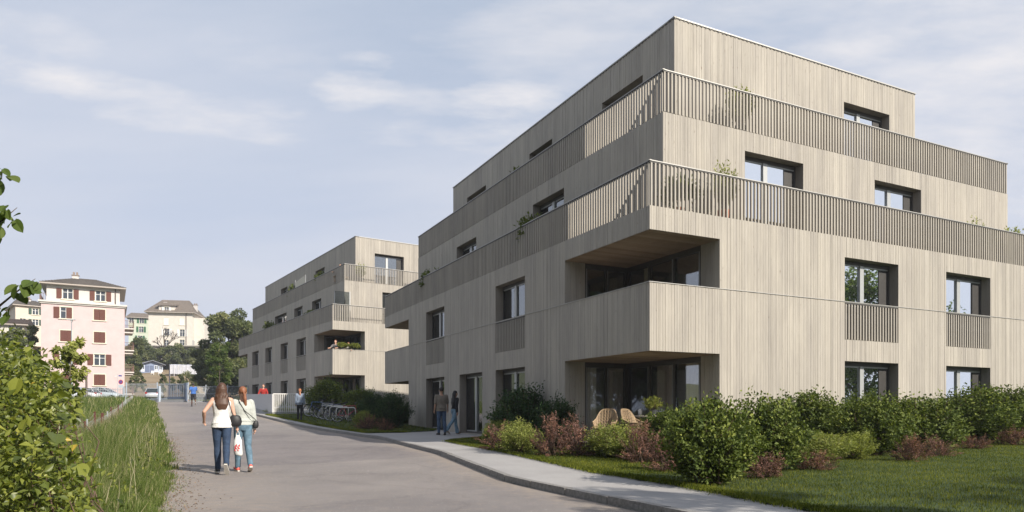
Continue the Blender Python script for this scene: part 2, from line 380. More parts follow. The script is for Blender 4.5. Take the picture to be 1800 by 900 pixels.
# road edges (x as function of Y)
LY = [0, 8.3, 13.8, 22.5, 45, 68]; LX = [-.2, -4.2, -6.85, -11.2, -23, -35.0]
KY = [0, 6, 8.5, 11.7, 18.3, 24.8, 34.8, 44, 55, 70]; KX = [5.8, 2.7, 1.45, -.05, -1.95, -4.65, -10.95, -16.6, -22, -27.5]
def xl(y): return np.interp(y, LY, LX)
def xk(y): return np.interp(y, KY, KX)
ys = np.concatenate([[-3000, -800, -200, -50, -10], np.arange(0, 220, 4.0), [260, 400, 1000, 3000]])
xs = np.concatenate([[-3000, -1000, -300], np.arange(-140, 141, 7.0), [300, 1000, 3000]])
sheet('ground', xs, ys, -.12, M['verge'])
def strip(name, fa, fb, y0, y1, dy, nx, off, mat, edge=False):
    Ys = np.arange(y0, y1 + 1e-6, dy); V = []; E_ = []
    for y in Ys:
        a, b = fa(y), fb(y)
        for k in range(nx + 1):
            x = a + (b - a) * k / nx; V.append((x, y, gz(x, y) + off)); E_.append(max(0, 1 - min((x - a) / 2.8, (b - x) / .8)))
    n = nx + 1; F = [(j * n + i, j * n + i + 1, (j + 1) * n + i + 1, (j + 1) * n + i) for j in range(len(Ys) - 1) for i in range(nx)]
    me = np_mesh(name, V, F, mat, k=4)
    if edge:
        a = me.attributes.new('edge', 'FLOAT', 'POINT'); a.data.foreach_set('value', np.array(E_, np.float32) * .75)
    me.shade_smooth(); o = obj(name, me); o['kind'] = 'structure'; return o
road = strip('road', lambda y: xl(y) - .5, lambda y: xk(y), -6, 70, .5, 24, 0, M['road'], True)
# pavement and entrance path: one sheet from the kerb to under the lawns and buildings
def xp(y):
    return float(np.interp(y, [-6, 12, 17, 17.1, 24, 28, 36, 42, 62], [14, 8, 3.2, 3.3, -.2, -2.2, -6.2, -10, -17]))
strip('pavement', lambda y: xk(y) + .13, lambda y: max(xp(y), xk(y) + 2.2), -6, 62, .5, 10, .10, M['pave'])
def kerbs():
    y = -2.0; k = 0; root = tag(obj('kerb', None, None, (0, 0, 0)), None, None, None, 'structure')
    while y < 60:
        L = 1.0; a = Vector((xk(y), y, gz(xk(y), y))); b = Vector((xk(y + L), y + L, gz(xk(y + L), y + L)))
        m = MB(); w = Vector((.13, 0, 0)); g = (b - a).normalized() * .013; h = .106 + random.uniform(-.007, .005)
        vs = [a + g, b - g, b - g + w, a + g + w]; lo = [p - Vector((0, 0, .12)) for p in vs]
        hi = [vs[0] + Vector((.012, 0, h)), vs[1] + Vector((.012, 0, h)), vs[2] + Vector((0, 0, h)), vs[3] + Vector((0, 0, h))]
        m.add(lo + hi, [(4, 5, 6, 7), (0, 1, 5, 4), (1, 2, 6, 5), (2, 3, 7, 6), (3, 0, 4, 7)])
        m.build('kerb_stone', M['kerb'], root); y += L
random.seed(5); kerbs()
# lawns
LAWN_R = [(3.17, 7.95), (2.5, 10.2), (1.51, 12.4), (0.0, 17.0), (-.9, 19.4), (-1.95, 21.9), (-1.85, 22.6), (-1.2, 23.6), (-.6, 24.6), (1.6, 20.2), (3.2, 17.2), (24, 27.6), (30, 20), (30, 2), (8, 2), (4.4, 5.5)]
LAWN_L = [(-3.2, 28.6), (-4.2, 27.6), (-5.6, 27.1), (-7.3, 29.9), (-10.7, 35.5), (-14.4, 41.2), (-13.2, 43.0), (-8, 48), (2, 54), (10, 50), (-6.6, 36.6), (-3.2, 29.8)]
inR = in_poly(LAWN_R); inL = in_poly(LAWN_L)
lr = sheet('lawn', np.arange(-3, 30.1, .2), np.arange(2, 28, .2), .125, M['lawn'], inside=inR)
ll = sheet('lawn', np.arange(-15, 10, .2), np.arange(26.5, 55, .2), .125, M['lawn'], inside=inL)
# hill garden of bare earth below the white house
sheet('garden_slope', np.arange(-110, -20, 3.0), np.arange(106, 173, 3.0), .05, M['earth'], inside=in_poly([(-100, 107), (-42, 107), (-62, 172), (-120, 172)]))
def blades(name, pts, h, w, tone, mat, rs, lean=.35, kind='stuff'):
    n = len(pts); a = rs.uniform(0, 2 * np.pi, n); dx = np.stack([np.cos(a), np.sin(a), np.zeros(n)], 1)
    b = rs.uniform(0, 2 * np.pi, n); ld = np.stack([np.cos(b), np.sin(b), np.zeros(n)], 1) * (rs.uniform(0, lean, n) * h)[:, None]
    up = np.zeros((n, 3)); up[:, 2] = h
    w = w[:, None]
    mid = pts + up * .55 + ld * .3
    V = np.stack([pts - dx * w / 2, pts + dx * w / 2, mid + dx * w * .35, mid - dx * w * .35, pts + up * .97 + ld], 1).reshape(-1, 3)
    q = np.arange(n)[:, None] * 5
    F = np.concatenate([q + [0, 1, 2], q + [0, 2, 3], q + [3, 2, 4]], 1).reshape(-1, 3)
    o = obj(name, np_mesh(name, V, F, mat, np.repeat(tone, 3))); o['kind'] = kind; return o
def lawn_grass():
    rs = np.random.RandomState(3); out = []
    for (x0, x1, y0, y1, n, f, hh, ww) in ((1, 15, 7, 20, 230000, inR, .035, .006), (-2.5, 3, 12, 25, 60000, inR, .04, .009), (-15, 0, 27, 44, 60000, inL, .05, .016)):
        x = rs.uniform(x0, x1, n); y = rs.uniform(y0, y1, n); k = f(x, y) & (np.abs(x / y) < .78); x = x[k]; y = y[k]
        out.append((x, y, hh * rs.uniform(.6, 1.5, len(x)), ww * rs.uniform(.7, 1.3, len(x))))
    # ragged edge tufts on both lawns
    for poly in ([(4.4, 5.5)] + LAWN_R[:9], LAWN_L[1:7]):
        for a, b in zip(poly[:-1], poly[1:]):
            L = math.hypot(b[0] - a[0], b[1] - a[1]); n = int(L * 1400); t = rs.uniform(0, 1, n)
            x = a[0] + (b[0] - a[0]) * t + rs.normal(0, .08, n); y = a[1] + (b[1] - a[1]) * t + rs.normal(0, .08, n)
            out.append((x, y, .05 * rs.uniform(.5, 1.4, n), .009 * rs.uniform(.7, 1.5, n)))
    X = np.concatenate([o[0] for o in out]); Y = np.concatenate([o[1] for o in out]); H = np.concatenate([o[2] for o in out]); Wd = np.concatenate([o[3] for o in out])
    pn = np.sin(X * 1.7 + Y * .6) * np.sin(Y * 1.3 - X * .4) * .14 + np.sin(X * 5.1 - Y * 3.7) * np.sin(Y * 6.3 + X * 2.2) * .16
    tag(blades('lawn_grass', np.stack([X, Y, gzn(X, Y) + .12], 1), H, Wd, np.clip(rs.uniform(0, 1, len(X)) * .85 + pn, 0, 1), M['grass_lawn'], rs, .8),
        'short mown green lawn grass in front of both timber buildings', 'grass')
lawn_grass()
def verge_grass():
    rs = np.random.RandomState(8); P = []; 
    def put(n, y0, y1, d0, d1, h0, h1, w, pw=1.0):
        y = y0 + (y1 - y0) * rs.uniform(0, 1, n) ** pw; d = d0 + (d1 - d0) * rs.uniform(0, 1, n)
        d = d + .09 * np.sin(y * 2.1 + np.sin(y * .9) * 2) + .06 * np.sin(y * 5.3 + 1.7 * np.sin(y * 1.7)) + rs.normal(0, .05, n)
        x = xl(y) - d; h = (h0 + (h1 - h0) * np.clip((d + .1) / 1.1, .05, 1)) * rs.uniform(.45, 1.25, n)
        # clumps
        h *= .75 + .5 * (np.sin(x * 3.1 + y * 1.9) * np.sin(y * 2.3 - x) * .5 + .5)
        P.append((x, y, h, w * rs.uniform(.6, 1.4, n)))
    put(70000, 5.5, 16, -.05, 2.6, .10, .62, .008); put(36000, 14, 34, -.1, 4.5, .14, .62, .018); put(22000, 30, 66, -.2, 7, .2, .6, .04)
    put(8000, 5.5, 30, -.35, .25, .03, .12, .012)
    put(26000, 18, 70, 4, 26, .15, .32, .05)                      # meadow beyond the wire fence
    X, Y, H, Wd = (np.concatenate([p[i] for p in P]) for i in range(4))
    tone = rs.uniform(0, .9, len(X)); dry = rs.uniform(0, 1, len(X)) < .09; tone[dry] = 1
    tag(blades('verge_grass', np.stack([X, Y, gzn(X, Y) - .02], 1), H, Wd, tone, M['grass'], rs, .55), 'tall uncut wild grass along the left edge of the road', 'grass')
    n = 420; y = rs.uniform(6.5, 26, n); d = rs.uniform(.2, 2.6, n); x = xl(y) - d
    tag(blades('seed_stalks', np.stack([x, y, gzn(x, y)], 1), rs.uniform(.5, .85, n), rs.uniform(.003, .006, n) * (1 + y / 20), rs.uniform(.6, 1, n), M['seed'], rs, .35), 'thin pale seed stalks standing above the verge grass', 'grass')
    c = rs.uniform(0, 1, (110, 2)); P = []
    for u, v in c:
        cy = 6 + 18 * u ** 1.3; cx = float(xl(cy)) - .25 - 2.2 * v; k = 60; q = rs.normal(0, .13, (k, 3)) + [0, 0, .16]; P.append(q * [1, 1, .9] + [cx, cy, gz(cx, cy)])
    P = np.concatenate(P); k = len(P); P[:, 2] = np.maximum(P[:, 2], gzn(P[:, 0], P[:, 1]) + .02)
    tag(obj('verge_weeds', leaves_mesh('verge_weeds', P, rnd_unit(rs, k) + [0, 0, .3], rnd_unit(rs, k) * .5 + [0, 0, .9], rs.uniform(.04, .10, k), rs.uniform(.025, .06, k), rs.uniform(0, .9, k), M['leaf_hedge']), kind='stuff'), 'broad leaved weeds scattered low in the verge grass', 'weeds')
    # right side of the far road, in front of the chain link fence
    n = 16000; y = rs.uniform(50, 92, n); x = rs.uniform(-36, -14, n); k = x > xk(y) + .3; x = x[k]; y = y[k]
    tag(blades('rough_grass', np.stack([x, y, gzn(x, y)], 1), rs.uniform(.15, .6, len(x)), rs.uniform(.03, .06, len(x)), rs.uniform(.2, 1, len(x)), M['grass'], rs, .5), 'rough grass in front of the chain link fence behind the jogger', 'grass')
verge_grass()
sheet('verge', np.arange(-60, 0, 1.0), np.arange(0, 70, 1.0), -.03, M['verge'], inside=lambda x, y: x < xl(y) + .5)
def fallen():
    rs = np.random.RandomState(4); n = 2600; y = rs.uniform(6, 26, n); x = xl(y) + rs.normal(.05, .3, n)
    P = np.stack([x, y, gzn(x, y) + .012], 1); D = rnd_unit(rs, n); D[:, 2] *= .2; Nn = np.tile([0, 0, 1.0], (n, 1)) + rnd_unit(rs, n) * .3
    me = leaves_mesh('dead_leaves', P, D, Nn, rs.uniform(.015, .05, n), rs.uniform(.01, .03, n), rs.uniform(0, 1, n), leaf_mat('dead_leaf', [(0, (.12, .07, .04)), (1, (.34, .22, .13))], .1))
    tag(obj('dead_leaves', me, kind='stuff'), 'brown dead leaves and litter scattered along the road edge', 'leaves')
fallen()
# ------------------------------------------------------------------ the two timber apartment buildings
class Face:
    """vertical facade plane in the building's own frame; s runs along it, o is outward"""
    def __init__(f, x, y, dx, dy, nx, ny): f.x, f.y, f.dx, f.dy, f.nx, f.ny = x, y, dx, dy, nx, ny
    def p(f, s, o, z): return (f.x + f.dx * s + f.nx * o, f.y + f.dy * s + f.ny * o, z)
    def fn(f): return lambda s, o, z: f.p(s, o, z)
def skin(face, L, z0, z1, ops, back, boards, jambs, rs, depth=.3, wmin=.045, wmax=.105, zsplit=()):
    """wall with openings: backing sheet, single boards, reveals.  ops: (s0,s1,z0,z1,reveal depth or 0)"""
    S = sorted(set([0, L] + [max(0, min(L, v)) for o in ops for v in o[:2]]))
    cols = []
    for a, b in zip(S[:-1], S[1:]):
        if b - a < 1e-4: continue
        spans = []; z = z0
        for o in sorted([o for o in ops if o[0] < b - 1e-4 and o[1] > a + 1e-4], key=lambda o: o[2]):
            if o[2] > z + 1e-4: spans.append((z, o[2]))
            z = max(z, o[3])
        if z < z1 - 1e-4: spans.append((z, z1))
        for za, zb in spans:
            back.add([face.p(a, -.016, za), face.p(b, -.016, za), face.p(b, -.016, zb), face.p(a, -.016, zb)], [(0, 1, 2, 3)], .3)
        cols.append((a, b, spans))
    for a, b, spans in cols:
        s = a
        while s < b - 1e-4:
            w = rs.choice([wmin, (wmin + wmax) / 2, wmax, wmax], p=[.3, .3, .25, .15]) * rs.uniform(.93, 1.07)
            e = s + w
            if b - e < wmin: e = b
            t = float(np.clip(rs.normal(.5, .17), 0, 1)); pr = rs.uniform(0, .006)
            for za, zb in spans:
                zz = [za] + [q for q in zsplit if za + .2 < q < zb - .2] + [zb]
                for q0, q1 in zip(zz[:-1], zz[1:]):
                    tt = float(np.clip(t + rs.normal(0, .1), 0, 1))
                    boards.add([face.p(s + .003, -.014, q0), face.p(e - .003, -.014, q0), face.p(e - .003, -.014, q1), face.p(s + .003, -.014, q1),
                                face.p(s + .003, pr, q0 + .001), face.p(e - .003, pr, q0 + .001), face.p(e - .003, pr, q1 - .001), face.p(s + .003, pr, q1 - .001)],
                               [(4, 5, 6, 7), (0, 4, 7, 3), (1, 2, 6, 5), (0, 1, 5, 4), (3, 7, 6, 2)], tt)
            s = e
    for o in ops:
        d = o[4]
        if not d: continue
        a, b, c, e = o[:4]; q = .004
        for A, B in (((a, c), (a, e)), ((b, c), (b, e)), ((a, e), (b, e)), ((a, c), (b, c))):
            jambs.add([face.p(A[0], q, A[1]), face.p(B[0], q, B[1]), face.p(B[0], -d, B[1]), face.p(A[0], -d, A[1])], [(0, 1, 2, 3)], float(rs.uniform(.2, .8)))
def window(face, s0, s1, z0, z1, rec, root, flip=False, kind='window', dark=True, low=0):
    """aluminium window set back in its opening: frame, two sashes, panes, shading panel"""
    T = lambda mb, a, b, o0, o1, c, d, t=.5: mb.box(a, b, o0, o1, c, d, t, face.fn())
    w = s1 - s0; X = (lambda q: s0 + w * q) if not flip else (lambda q: s1 - w * q)
    def bx(mb, qa, qb, o0, o1, c, d):
        a, b = sorted((X(qa), X(qb))); T(mb, a, b, o0, o1, c, d)
    t = .06 / w; m = MB()
    bx(m, 0, 1, -rec - .07, -rec + .004, z1 - .11, z1 - .002); bx(m, 0, t, -rec - .07, -rec, z0, z1 - .11); bx(m, 1 - t, 1, -rec - .07, -rec, z0, z1 - .11); bx(m, t, 1 - t, -rec - .07, -rec, z0, z0 + .07)
    wn = m.build(kind, M['frame_dark'], root)
    if low:
        m = MB(); bx(m, t, 1 - t, -rec - .06, -rec - .02, z0 + .07, z0 + low); m.build('added_dark_panel', M['panel_dark'], wn); z0 += low - .07  # dark panel added so the gaps between the balcony slats read as shade
    m = MB(); c = .46
    bx(m, c - .035, c + .035, -rec - .05, -rec + .02, z0 + .07, z1 - .11); bx(m, t, c - .035, -rec - .05, -rec - .01, z1 - .15, z1 - .11); bx(m, c + .035, 1 - t, -rec - .05, -rec - .01, z1 - .15, z1 - .11)
    bx(m, t, c - .035, -rec - .05, -rec - .01, z0 + .07, z0 + .11)
    m.build('mullion', M['frame_light'], wn)
    e = .80 if dark else 1 - t
    for qa, qb in ((t, c - .035), (c + .035, e)):
        a, b = sorted((X(qa), X(qb))); g = MB(); T(g, a, b, -rec - .045, -rec - .03, z0 + .07, z1 - .11); g.build('pane', M['glass'], wn)
    if dark:
        m = MB(); bx(m, e, 1 - t, -rec - .05, -rec - .015, z0 + .07, z1 - .11); m.build('shading_panel', M['panel_dark'], wn)
    return wn
def glazing(face, s0, s1, z0, z1, n, root, curtains=None, rs=None):
    """floor to ceiling loggia glazing: dark frame, posts, n panes, pleated curtains behind"""
    m = MB(); fn = face.fn()
    m.box(s0, s1, -.09, -.002, z1 - .16, z1 - .003, .5, fn); m.box(s0, s1, -.09, -.002, z0 + .002, z0 + .06, .5, fn)
    w = (s1 - s0) / n
    for i in range(n + 1):
        a = min(max(s0 + w * i - .04, s0), s1 - .08); m.box(a, a + .08, -.085, .004, z0 + .06, z1 - .16, .5, fn)
    wn = m.build('loggia_glazing', M['frame_dark'], root)
    for i in range(n):
        g = MB(); g.box(s0 + w * i + .045, s0 + w * (i + 1) - .045, -.05, -.035, z0 + .06, z1 - .16, .5, fn); g.build('pane', M['glass_clear'], wn)
        t = MB(); t.box(s0 + w * i + .045, s0 + w * i + .06, -.034, .012, z0 + .06, z1 - .16, .5, fn); t.build('sash_edge', M['frame_light'], wn)
    if curtains:
        for i, c in enumerate(curtains):
            if c is None: continue
            a = s0 + w * i + .05; b = a + w * c[0]; k = int((b - a) / .022) + 2; m = MB()
            for q in range(k):
                u0 = a + (b - a) * q / k; u1 = a + (b - a) * (q + 1) / k
                o0 = -.15 + .035 * math.sin(q * 1.05 + i); o1 = -.15 + .035 * math.sin((q + 1) * 1.05 + i)
                m.quad(face.p(u0, o0, z0 + .03), face.p(u1, o1, z0 + .03), face.p(u1, o1, z1 - .05), face.p(u0, o0, z1 - .05))
            m.build('curtain', M[c[1]], wn)
def rail(face, s0, s1, z0, z1, root, name, budget, rs, pitch=.12, wid=.046, dep=.05, cap=True, range_parts=None):
    """vertical slat balustrade with metal cap; slats inside range_parts are single parts"""
    fn = face.fn(); m = MB()
    m.box(s0 - (.02 if cap else 0), s1 + (.02 if cap else 0), -.05, .008, z1 - .012, z1 + .01, .5, fn)
    r = m.build(name, M['cap'], root)
    if not cap: pass
    under = MB(); under.box(s0, s1, -.045, -.002, z1 - .05, z1 - .013, .5, fn); under.build('cap_shade_rail', M['panel_dark'], r)  # strip under the cap, near-black so the cap's shadow is in its colour
    proto = None; rest = MB(); n = int(round((s1 - s0) / pitch))
    p = (s1 - s0) / n
    for i in range(n):
        a = s0 + p * i + (p - wid) / 2; t = float(np.clip(rs.normal(.5, .22), 0, 1))
        if range_parts and range_parts[0] <= a <= range_parts[1] and budget[0] > 0:
            budget[0] -= 1; mb = MB(); mb.box(0, wid, -dep, 0, z0 - .004, z1 - .05, t, lambda s, o, z: (face.dx * s + face.nx * o, face.dy * s + face.ny * o, z))
            key = (round(t * 5), z0, z1, face.dx)
            if key not in SLAT: SLAT[key] = mb.mesh('slat', M['wood'])
            obj('slat', SLAT[key], r, (face.x + face.dx * a, face.y + face.dy * a, 0))
        else: rest.box(a, a + wid, -dep, 0, z0 - .004, z1 - .05, t, fn)
    if rest.v: rest.build('slats', M['wood'], r)['kind'] = 'stuff'
    return r
SLAT = {}
def apartment(O, u, zoff, spec, label, group):
    root = thing('apartment_building', label, 'apartment building', (O[0], O[1], zoff), math.atan2(u[1], u[0]), group)
    rs = np.random.RandomState(spec['seed']); budget = [spec['slats']]
    LX_, LY_ = spec['A']; sx, sy = spec['setback']; BX, BY = spec['B']; CX, CY = spec['C']; fl = spec['farlog']
    left = Face(0, 0, 0, 1, -1, 0); right = Face(0, 0, 1, 0, 0, -1)
    back = MB(); boards = MB(); jam = MB(); rec = spec['rec']; lx, ly = 2.19, spec['log']
    # ---- volume A : ground and first floor
    zs = (2.65 + .3, 4.285)
    ops = []; F1 = 3.25
    for a, b in spec['L1']: ops.append((a, b, 3.23, 5.55, rec))
    for a, b, bot in spec['L0']: ops.append((a, b, bot, 2.63, rec))
    ops += [(0, ly, .35, 2.65, 0), (0, ly, 4.3, 5.55, 0), (fl, LY_, .35, 2.65, 0), (fl, LY_, 4.3, 5.55, 0)]
    skin(left, LY_, -.4, 6.12, ops, back, boards, jam, rs, zsplit=(4.29,))
    ops = [(0, lx, .35, 2.65, 0), (0, lx, 4.3, 5.55, 0)]
    for a, b in spec['R1']: ops += [(a, b, 3.23, 5.55, rec), (a, b, .36, 2.62, rec)]
    skin(right, LX_, -.4, 6.12, ops, back, boards, jam, rs, zsplit=(4.29,))
    for a, b in spec['L1']: window(left, a, b, F1, 5.55, rec, root, flip=True, low=.98); rail(left, a, b, 3.24, 4.285, root, 'french_balcony', budget, rs, cap=False, range_parts=spec.get('frL'))
    for a, b, bot in spec['L0']: window(left, a, b, bot, 2.63, rec, root, flip=True, kind='glass_door' if bot < .37 and b - a > 2 and abs(a - spec.get('door', -9)) < 1 else 'window')
    for a, b in spec['R1']:
        window(right, a, b, F1, 5.55, rec, root, low=.98); window(right, a, b, .36, 2.62, rec, root)
        rail(right, a, b, 3.24, 4.285, root, 'french_balcony', budget, rs, cap=False, range_parts=(0, 14) if spec['slats'] else None)
    # line cap at 4.3 round the whole volume
    m = MB(); lc = [(0, ly, .17)] + [(ly, fl, .02)] + [(fl, LY_, .17)]
    for a, b, w in lc: m.box(a, b, -w, .02, 4.29, 4.306, .5, left.fn())
    for a, b, w in [(-.024, lx, .17), (lx, LX_, .02)]: m.box(a, b, -w, .021, 4.2905, 4.3065, .5, right.fn())
    m.build('parapet_cap', M['cap'], root)
    # loggias
    for (fz, cz) in ((.35, 2.65), (F1, 5.55)):
        w1 = Face(0, ly, 1, 0, 0, -1); w2 = Face(lx, 0, 0, 1, -1, 0)
        skin(w1, .69, fz, cz, [], back, boards, jam, rs, wmin=.1, wmax=.2); skin(w2, .69, fz, cz, [], back, boards, jam, rs, wmin=.1, wmax=.2)
        # end boards of these walls are the facade itself; glazing between
        cu = [(.62, 'curtain'), (.9, 'curtain_dark')] if fz < 1 else [None, None]
        glazing(w1, .69, lx, fz, cz, 2, root, cu)
        cu = [(.12, 'curtain'), (.8, 'curtain_dark'), (.62, 'curtain')][::-1] if fz < 1 else [None, None, (.35, 'curtain')]
        glazing(w2, .69, ly, fz, cz, 3, root, cu)
        # far end loggia
        w3 = Face(0, fl, 1, 0, 0, 1); w4 = Face(lx, fl, 0, 1, -1, 0)
        skin(w3, lx, fz, cz, [], back, boards, jam, rs, wmin=.1, wmax=.2); glazing(w4, 0, LY_ - fl, fz, cz, 4, root)
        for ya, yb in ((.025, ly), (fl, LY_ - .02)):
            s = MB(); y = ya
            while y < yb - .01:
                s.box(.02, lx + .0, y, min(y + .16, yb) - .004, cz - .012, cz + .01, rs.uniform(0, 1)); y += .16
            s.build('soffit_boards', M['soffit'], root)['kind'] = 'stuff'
    inner = MB()
    for a, b in ((0, ly), (fl, LY_)): inner.box(.03, .16, a + .03, b, 3.2, 4.286)
    inner.box(.16, lx, .03, .16, 3.2, 4.286)
    for a, b in ((0, ly), (fl, LY_)): inner.box(.03, .12, a + .03, b, 2.67, 3.2)
    inner.build('parapet_inner_face', M['jamb'], root)
    # back wall and far end wall of A, closed, with the loggia opening
    bk = Face(0, LY_, 1, 0, 0, 1); skin(bk, LX_, -.4, 6.12, [(0, lx, .35, 2.65, 0), (0, lx, 4.3, 5.55, 0)], back, boards, jam, rs, wmin=.15, wmax=.3)
    en = Face(LX_, 0, 0, 1, 1, 0); skin(en, LY_, -.4, 6.12, [], back, boards, jam, rs, wmin=.15, wmax=.3)
    # ---- volume B and C
    vols = [(sx, sy, BX, BY, 6.1, 9.0, spec['L2'], spec['R2'], 8.45), (2 * sx, 2 * sy, CX, CY, 9.0, 12.28, spec['L3'], spec['R3'], 11.3)]
    for x0, y0, ex, ey, z0, z1, lw, rw, wt in vols:
        l = Face(x0, y0, 0, 1, -1, 0); r = Face(x0, y0, 1, 0, 0, -1); b_ = Face(x0, y0 + ey, 1, 0, 0, 1); e_ = Face(x0 + ex, y0, 0, 1, 1, 0)
        fz = z0 + .06
        skin(l, ey, z0, z1, [(a, b, fz, wt, rec) for a, b in lw], back, boards, jam, rs)
        skin(r, ex, z0, z1, [(a, b, fz, wt, rec) for a, b in rw], back, boards, jam, rs)
        skin(b_, ex, z0, z1, [], back, boards, jam, rs, wmin=.15, wmax=.3); skin(e_, ey, z0, z1, [], back, boards, jam, rs, wmin=.15, wmax=.3)
        for a, b in lw:
            window(l, a, b, fz, wt, rec, root, flip=True)
        for a, b in rw: window(r, a, b, fz, wt, rec, root)
        if z1 > 12:
            m = MB()
            m.box(-.03, ey + .03, -.25, .03, z1, z1 + .035, .5, l.fn()); m.box(-.03, ex + .03, -.25, .03, z1 + .001, z1 + .036, .5, r.fn())
            m.box(.25, ex - .25, -.25, .03, z1, z1 + .035, .5, b_.fn()); m.box(0, ey, -.25, .03, z1, z1 + .035, .5, e_.fn())
            m.build('roof_edge_flashing', M['cap'], root)
            m = MB(); q = 0; s = 0                                      # ragged drip teeth seen along the flashing
            while s < ey: m.box(s, s + .05, -.01, .02, z1 - .03, z1, .5, l.fn()); s += .16
            s = 0
            while s < ex: m.box(s, s + .05, -.01, .02, z1 - .03, z1, .5, r.fn()); s += .16
            m.build('flashing_clips', M['frame_dark'], root)['kind'] = 'stuff'
            m = MB(); m.box(x0 + .2, x0 + ex - .2, y0 + .2, y0 + ey - .2, 11.5, z1 - .1); m.build('roof', M['roofing'], root)
    # terraces : balustrades of A top and B top
    for x0, y0, ex, ey, z0, z1 in ((0, 0, LX_, LY_, 6.12, 7.2), (sx, sy, BX, BY, 9.02, 10.1)):
        l = Face(x0, y0, 0, 1, -1, 0); r = Face(x0, y0, 1, 0, 0, -1); b_ = Face(x0, y0 + ey, 1, 0, 0, 1); e_ = Face(x0 + ex, y0, 0, 1, 1, 0)
        rng = spec['parts']
        rail(r, 0, ex, z0, z1, root, 'balustrade', budget, rs, range_parts=rng)
        rail(l, 0, ey, z0, z1, root, 'balustrade', budget, rs, range_parts=(0, rng[2]) if rng else None)
        rail(b_, 0, ex, z0, z1, root, 'balustrade', [0], rs); rail(e_, 0, ey, z0, z1, root, 'balustrade', [0], rs)
    back.build('wall', M['wood_dark'], root); boards.build('cladding_boards', M['wood'], root)['kind'] = 'stuff'
    jam.build('window_reveals', M['jamb'], root)['kind'] = 'stuff'
    # floors
    m = MB(); e = .04
    m.box(lx + .2, LX_ - e, e, LY_ - e, .25, .34); m.box(e, lx + .2, ly + .2, fl - .2, .25, .34)
    for a, b in ((0, ly + .2), (fl - .2, LY_)): m.box(e, lx + .2, a + e, b - e, -.2, .345)
    m.box(e, LX_ - e, e, LY_ - e, 2.67, 3.2)
    m.box(e, LX_ - e, e, LY_ - e, 5.57, 6.08)
    m.box(sx + e, sx + BX - e, sy + e, sy + BY - e, 8.5, 8.99); m.build('floor_slab', M['interior'], root)
    m = MB(); xx = .06
    m.box(.07, LX_ - .07, .07, LY_ - .07, 6.081, 6.13); m.box(sx + .07, sx + BX - .07, sy + .07, sy + BY - .07, 8.991, 9.04)
    m.build('terrace_deck', M['deck'], root)
    m = MB()                                                       # inner partition walls seen through the panes
    for z0, z1 in ((.345, 2.67), (3.2, 5.57), (6.08, 8.5), (9.04, 11.5)):
        x1 = LX_ - 1 if z0 < 4 else sx + BX - 1 if z0 < 7 else 2 * sx + CX - 1; y1 = LY_ - 1 if z0 < 4 else sy + BY - 1 if z0 < 7 else 2 * sy + CY - 1
        o = 0 if z0 < 4 else 2.5
        m.box(6.2 + o * .4, 6.3 + o * .4, 5.0 + o * .3, y1, z0, z1); m.box(6.2 + o * .4, x1, 5.0 + o * .3, 5.1 + o * .3, z0, z1)
        for y in (9.2, 16.9): m.box(4.0, 6.2 + o * .4, y, y + .1, z0, z1)
        for x in (10.3,): m.box(x, x + .1, 3.6, 5.0 + o * .3, z0, z1)
    m.build('partition_wall', M['interior'], root)
    return root
def basis(vpx):
    k = (vpx - 900) / FPX; n = math.hypot(k, 1); v = (k / n, 1 / n); return (v[1], -v[0]), v
u1, v1 = basis(287); u2, v2 = basis(82); O1 = (3.283, 16.66); O2 = (-11.549, 44.965); ZB2 = .93
apartment(O1, u1, 0, dict(seed=11, slats=300, A=(20, 22.23), setback=(1.25, 1.06), B=(15.5, 19.5), C=(10.63, 16.76), farlog=18.28, rec=.28, log=3.94,
    L1=[(13.6, 15.83), (6.42, 8.63)], L0=[(13.6, 15.83, .4), (9.77, 11.95, .36), (6.42, 8.63, .4)], door=9.77,
    R1=[(6.82, 9.15), (11.45, 13.79)], L2=[(5.02, 7.15), (12.11, 14.27)], R2=[(2.85, 5.14), (8.3, 10.59)],
    L3=[(1.45, 3.62), (6.9, 8.7), (12.84, 15.0)], R3=[(6.99, 9.26)], parts=(0, 13.5, 4.5), frL=(0, 9)),
    'large near timber apartment block with stepped slatted terraces and a corner loggia', 'timber clad apartment blocks')
apartment(O2, u2, ZB2, dict(seed=23, slats=0, A=(18, 26.45), setback=(1.17, 1.03), B=(15, 24.9), C=(11, 23.77), farlog=22.9, rec=.28, log=3.7,
    L1=[(18.8, 21.09), (14.53, 16.64), (10.03, 12.0), (5.58, 7.81)], L0=[(18.8, 21.09, .36), (14.53, 16.64, .36), (10.03, 12.0, .36), (5.58, 7.81, .36)],
    R1=[(7.5, 9.8), (12, 14.3)], L2=[(13.5, 17.0), (9.17, 11.31), (4.74, 6.82)], R2=[(2.7, 4.9)],
    L3=[(16.3, 18.36), (6.43, 8.6)], R3=[(1.4, 3.61)], parts=None),
    'smaller timber apartment block farther down the street behind the parked bicycles', 'timber clad apartment blocks')
def B1(a, b, z): return Vector((O1[0] + u1[0] * a + v1[0] * b, O1[1] + u1[1] * a + v1[1] * b, z))
def B2(a, b, z): return Vector((O2[0] + u2[0] * a + v2[0] * b, O2[1] + u2[1] * a + v2[1] * b, z + ZB2))
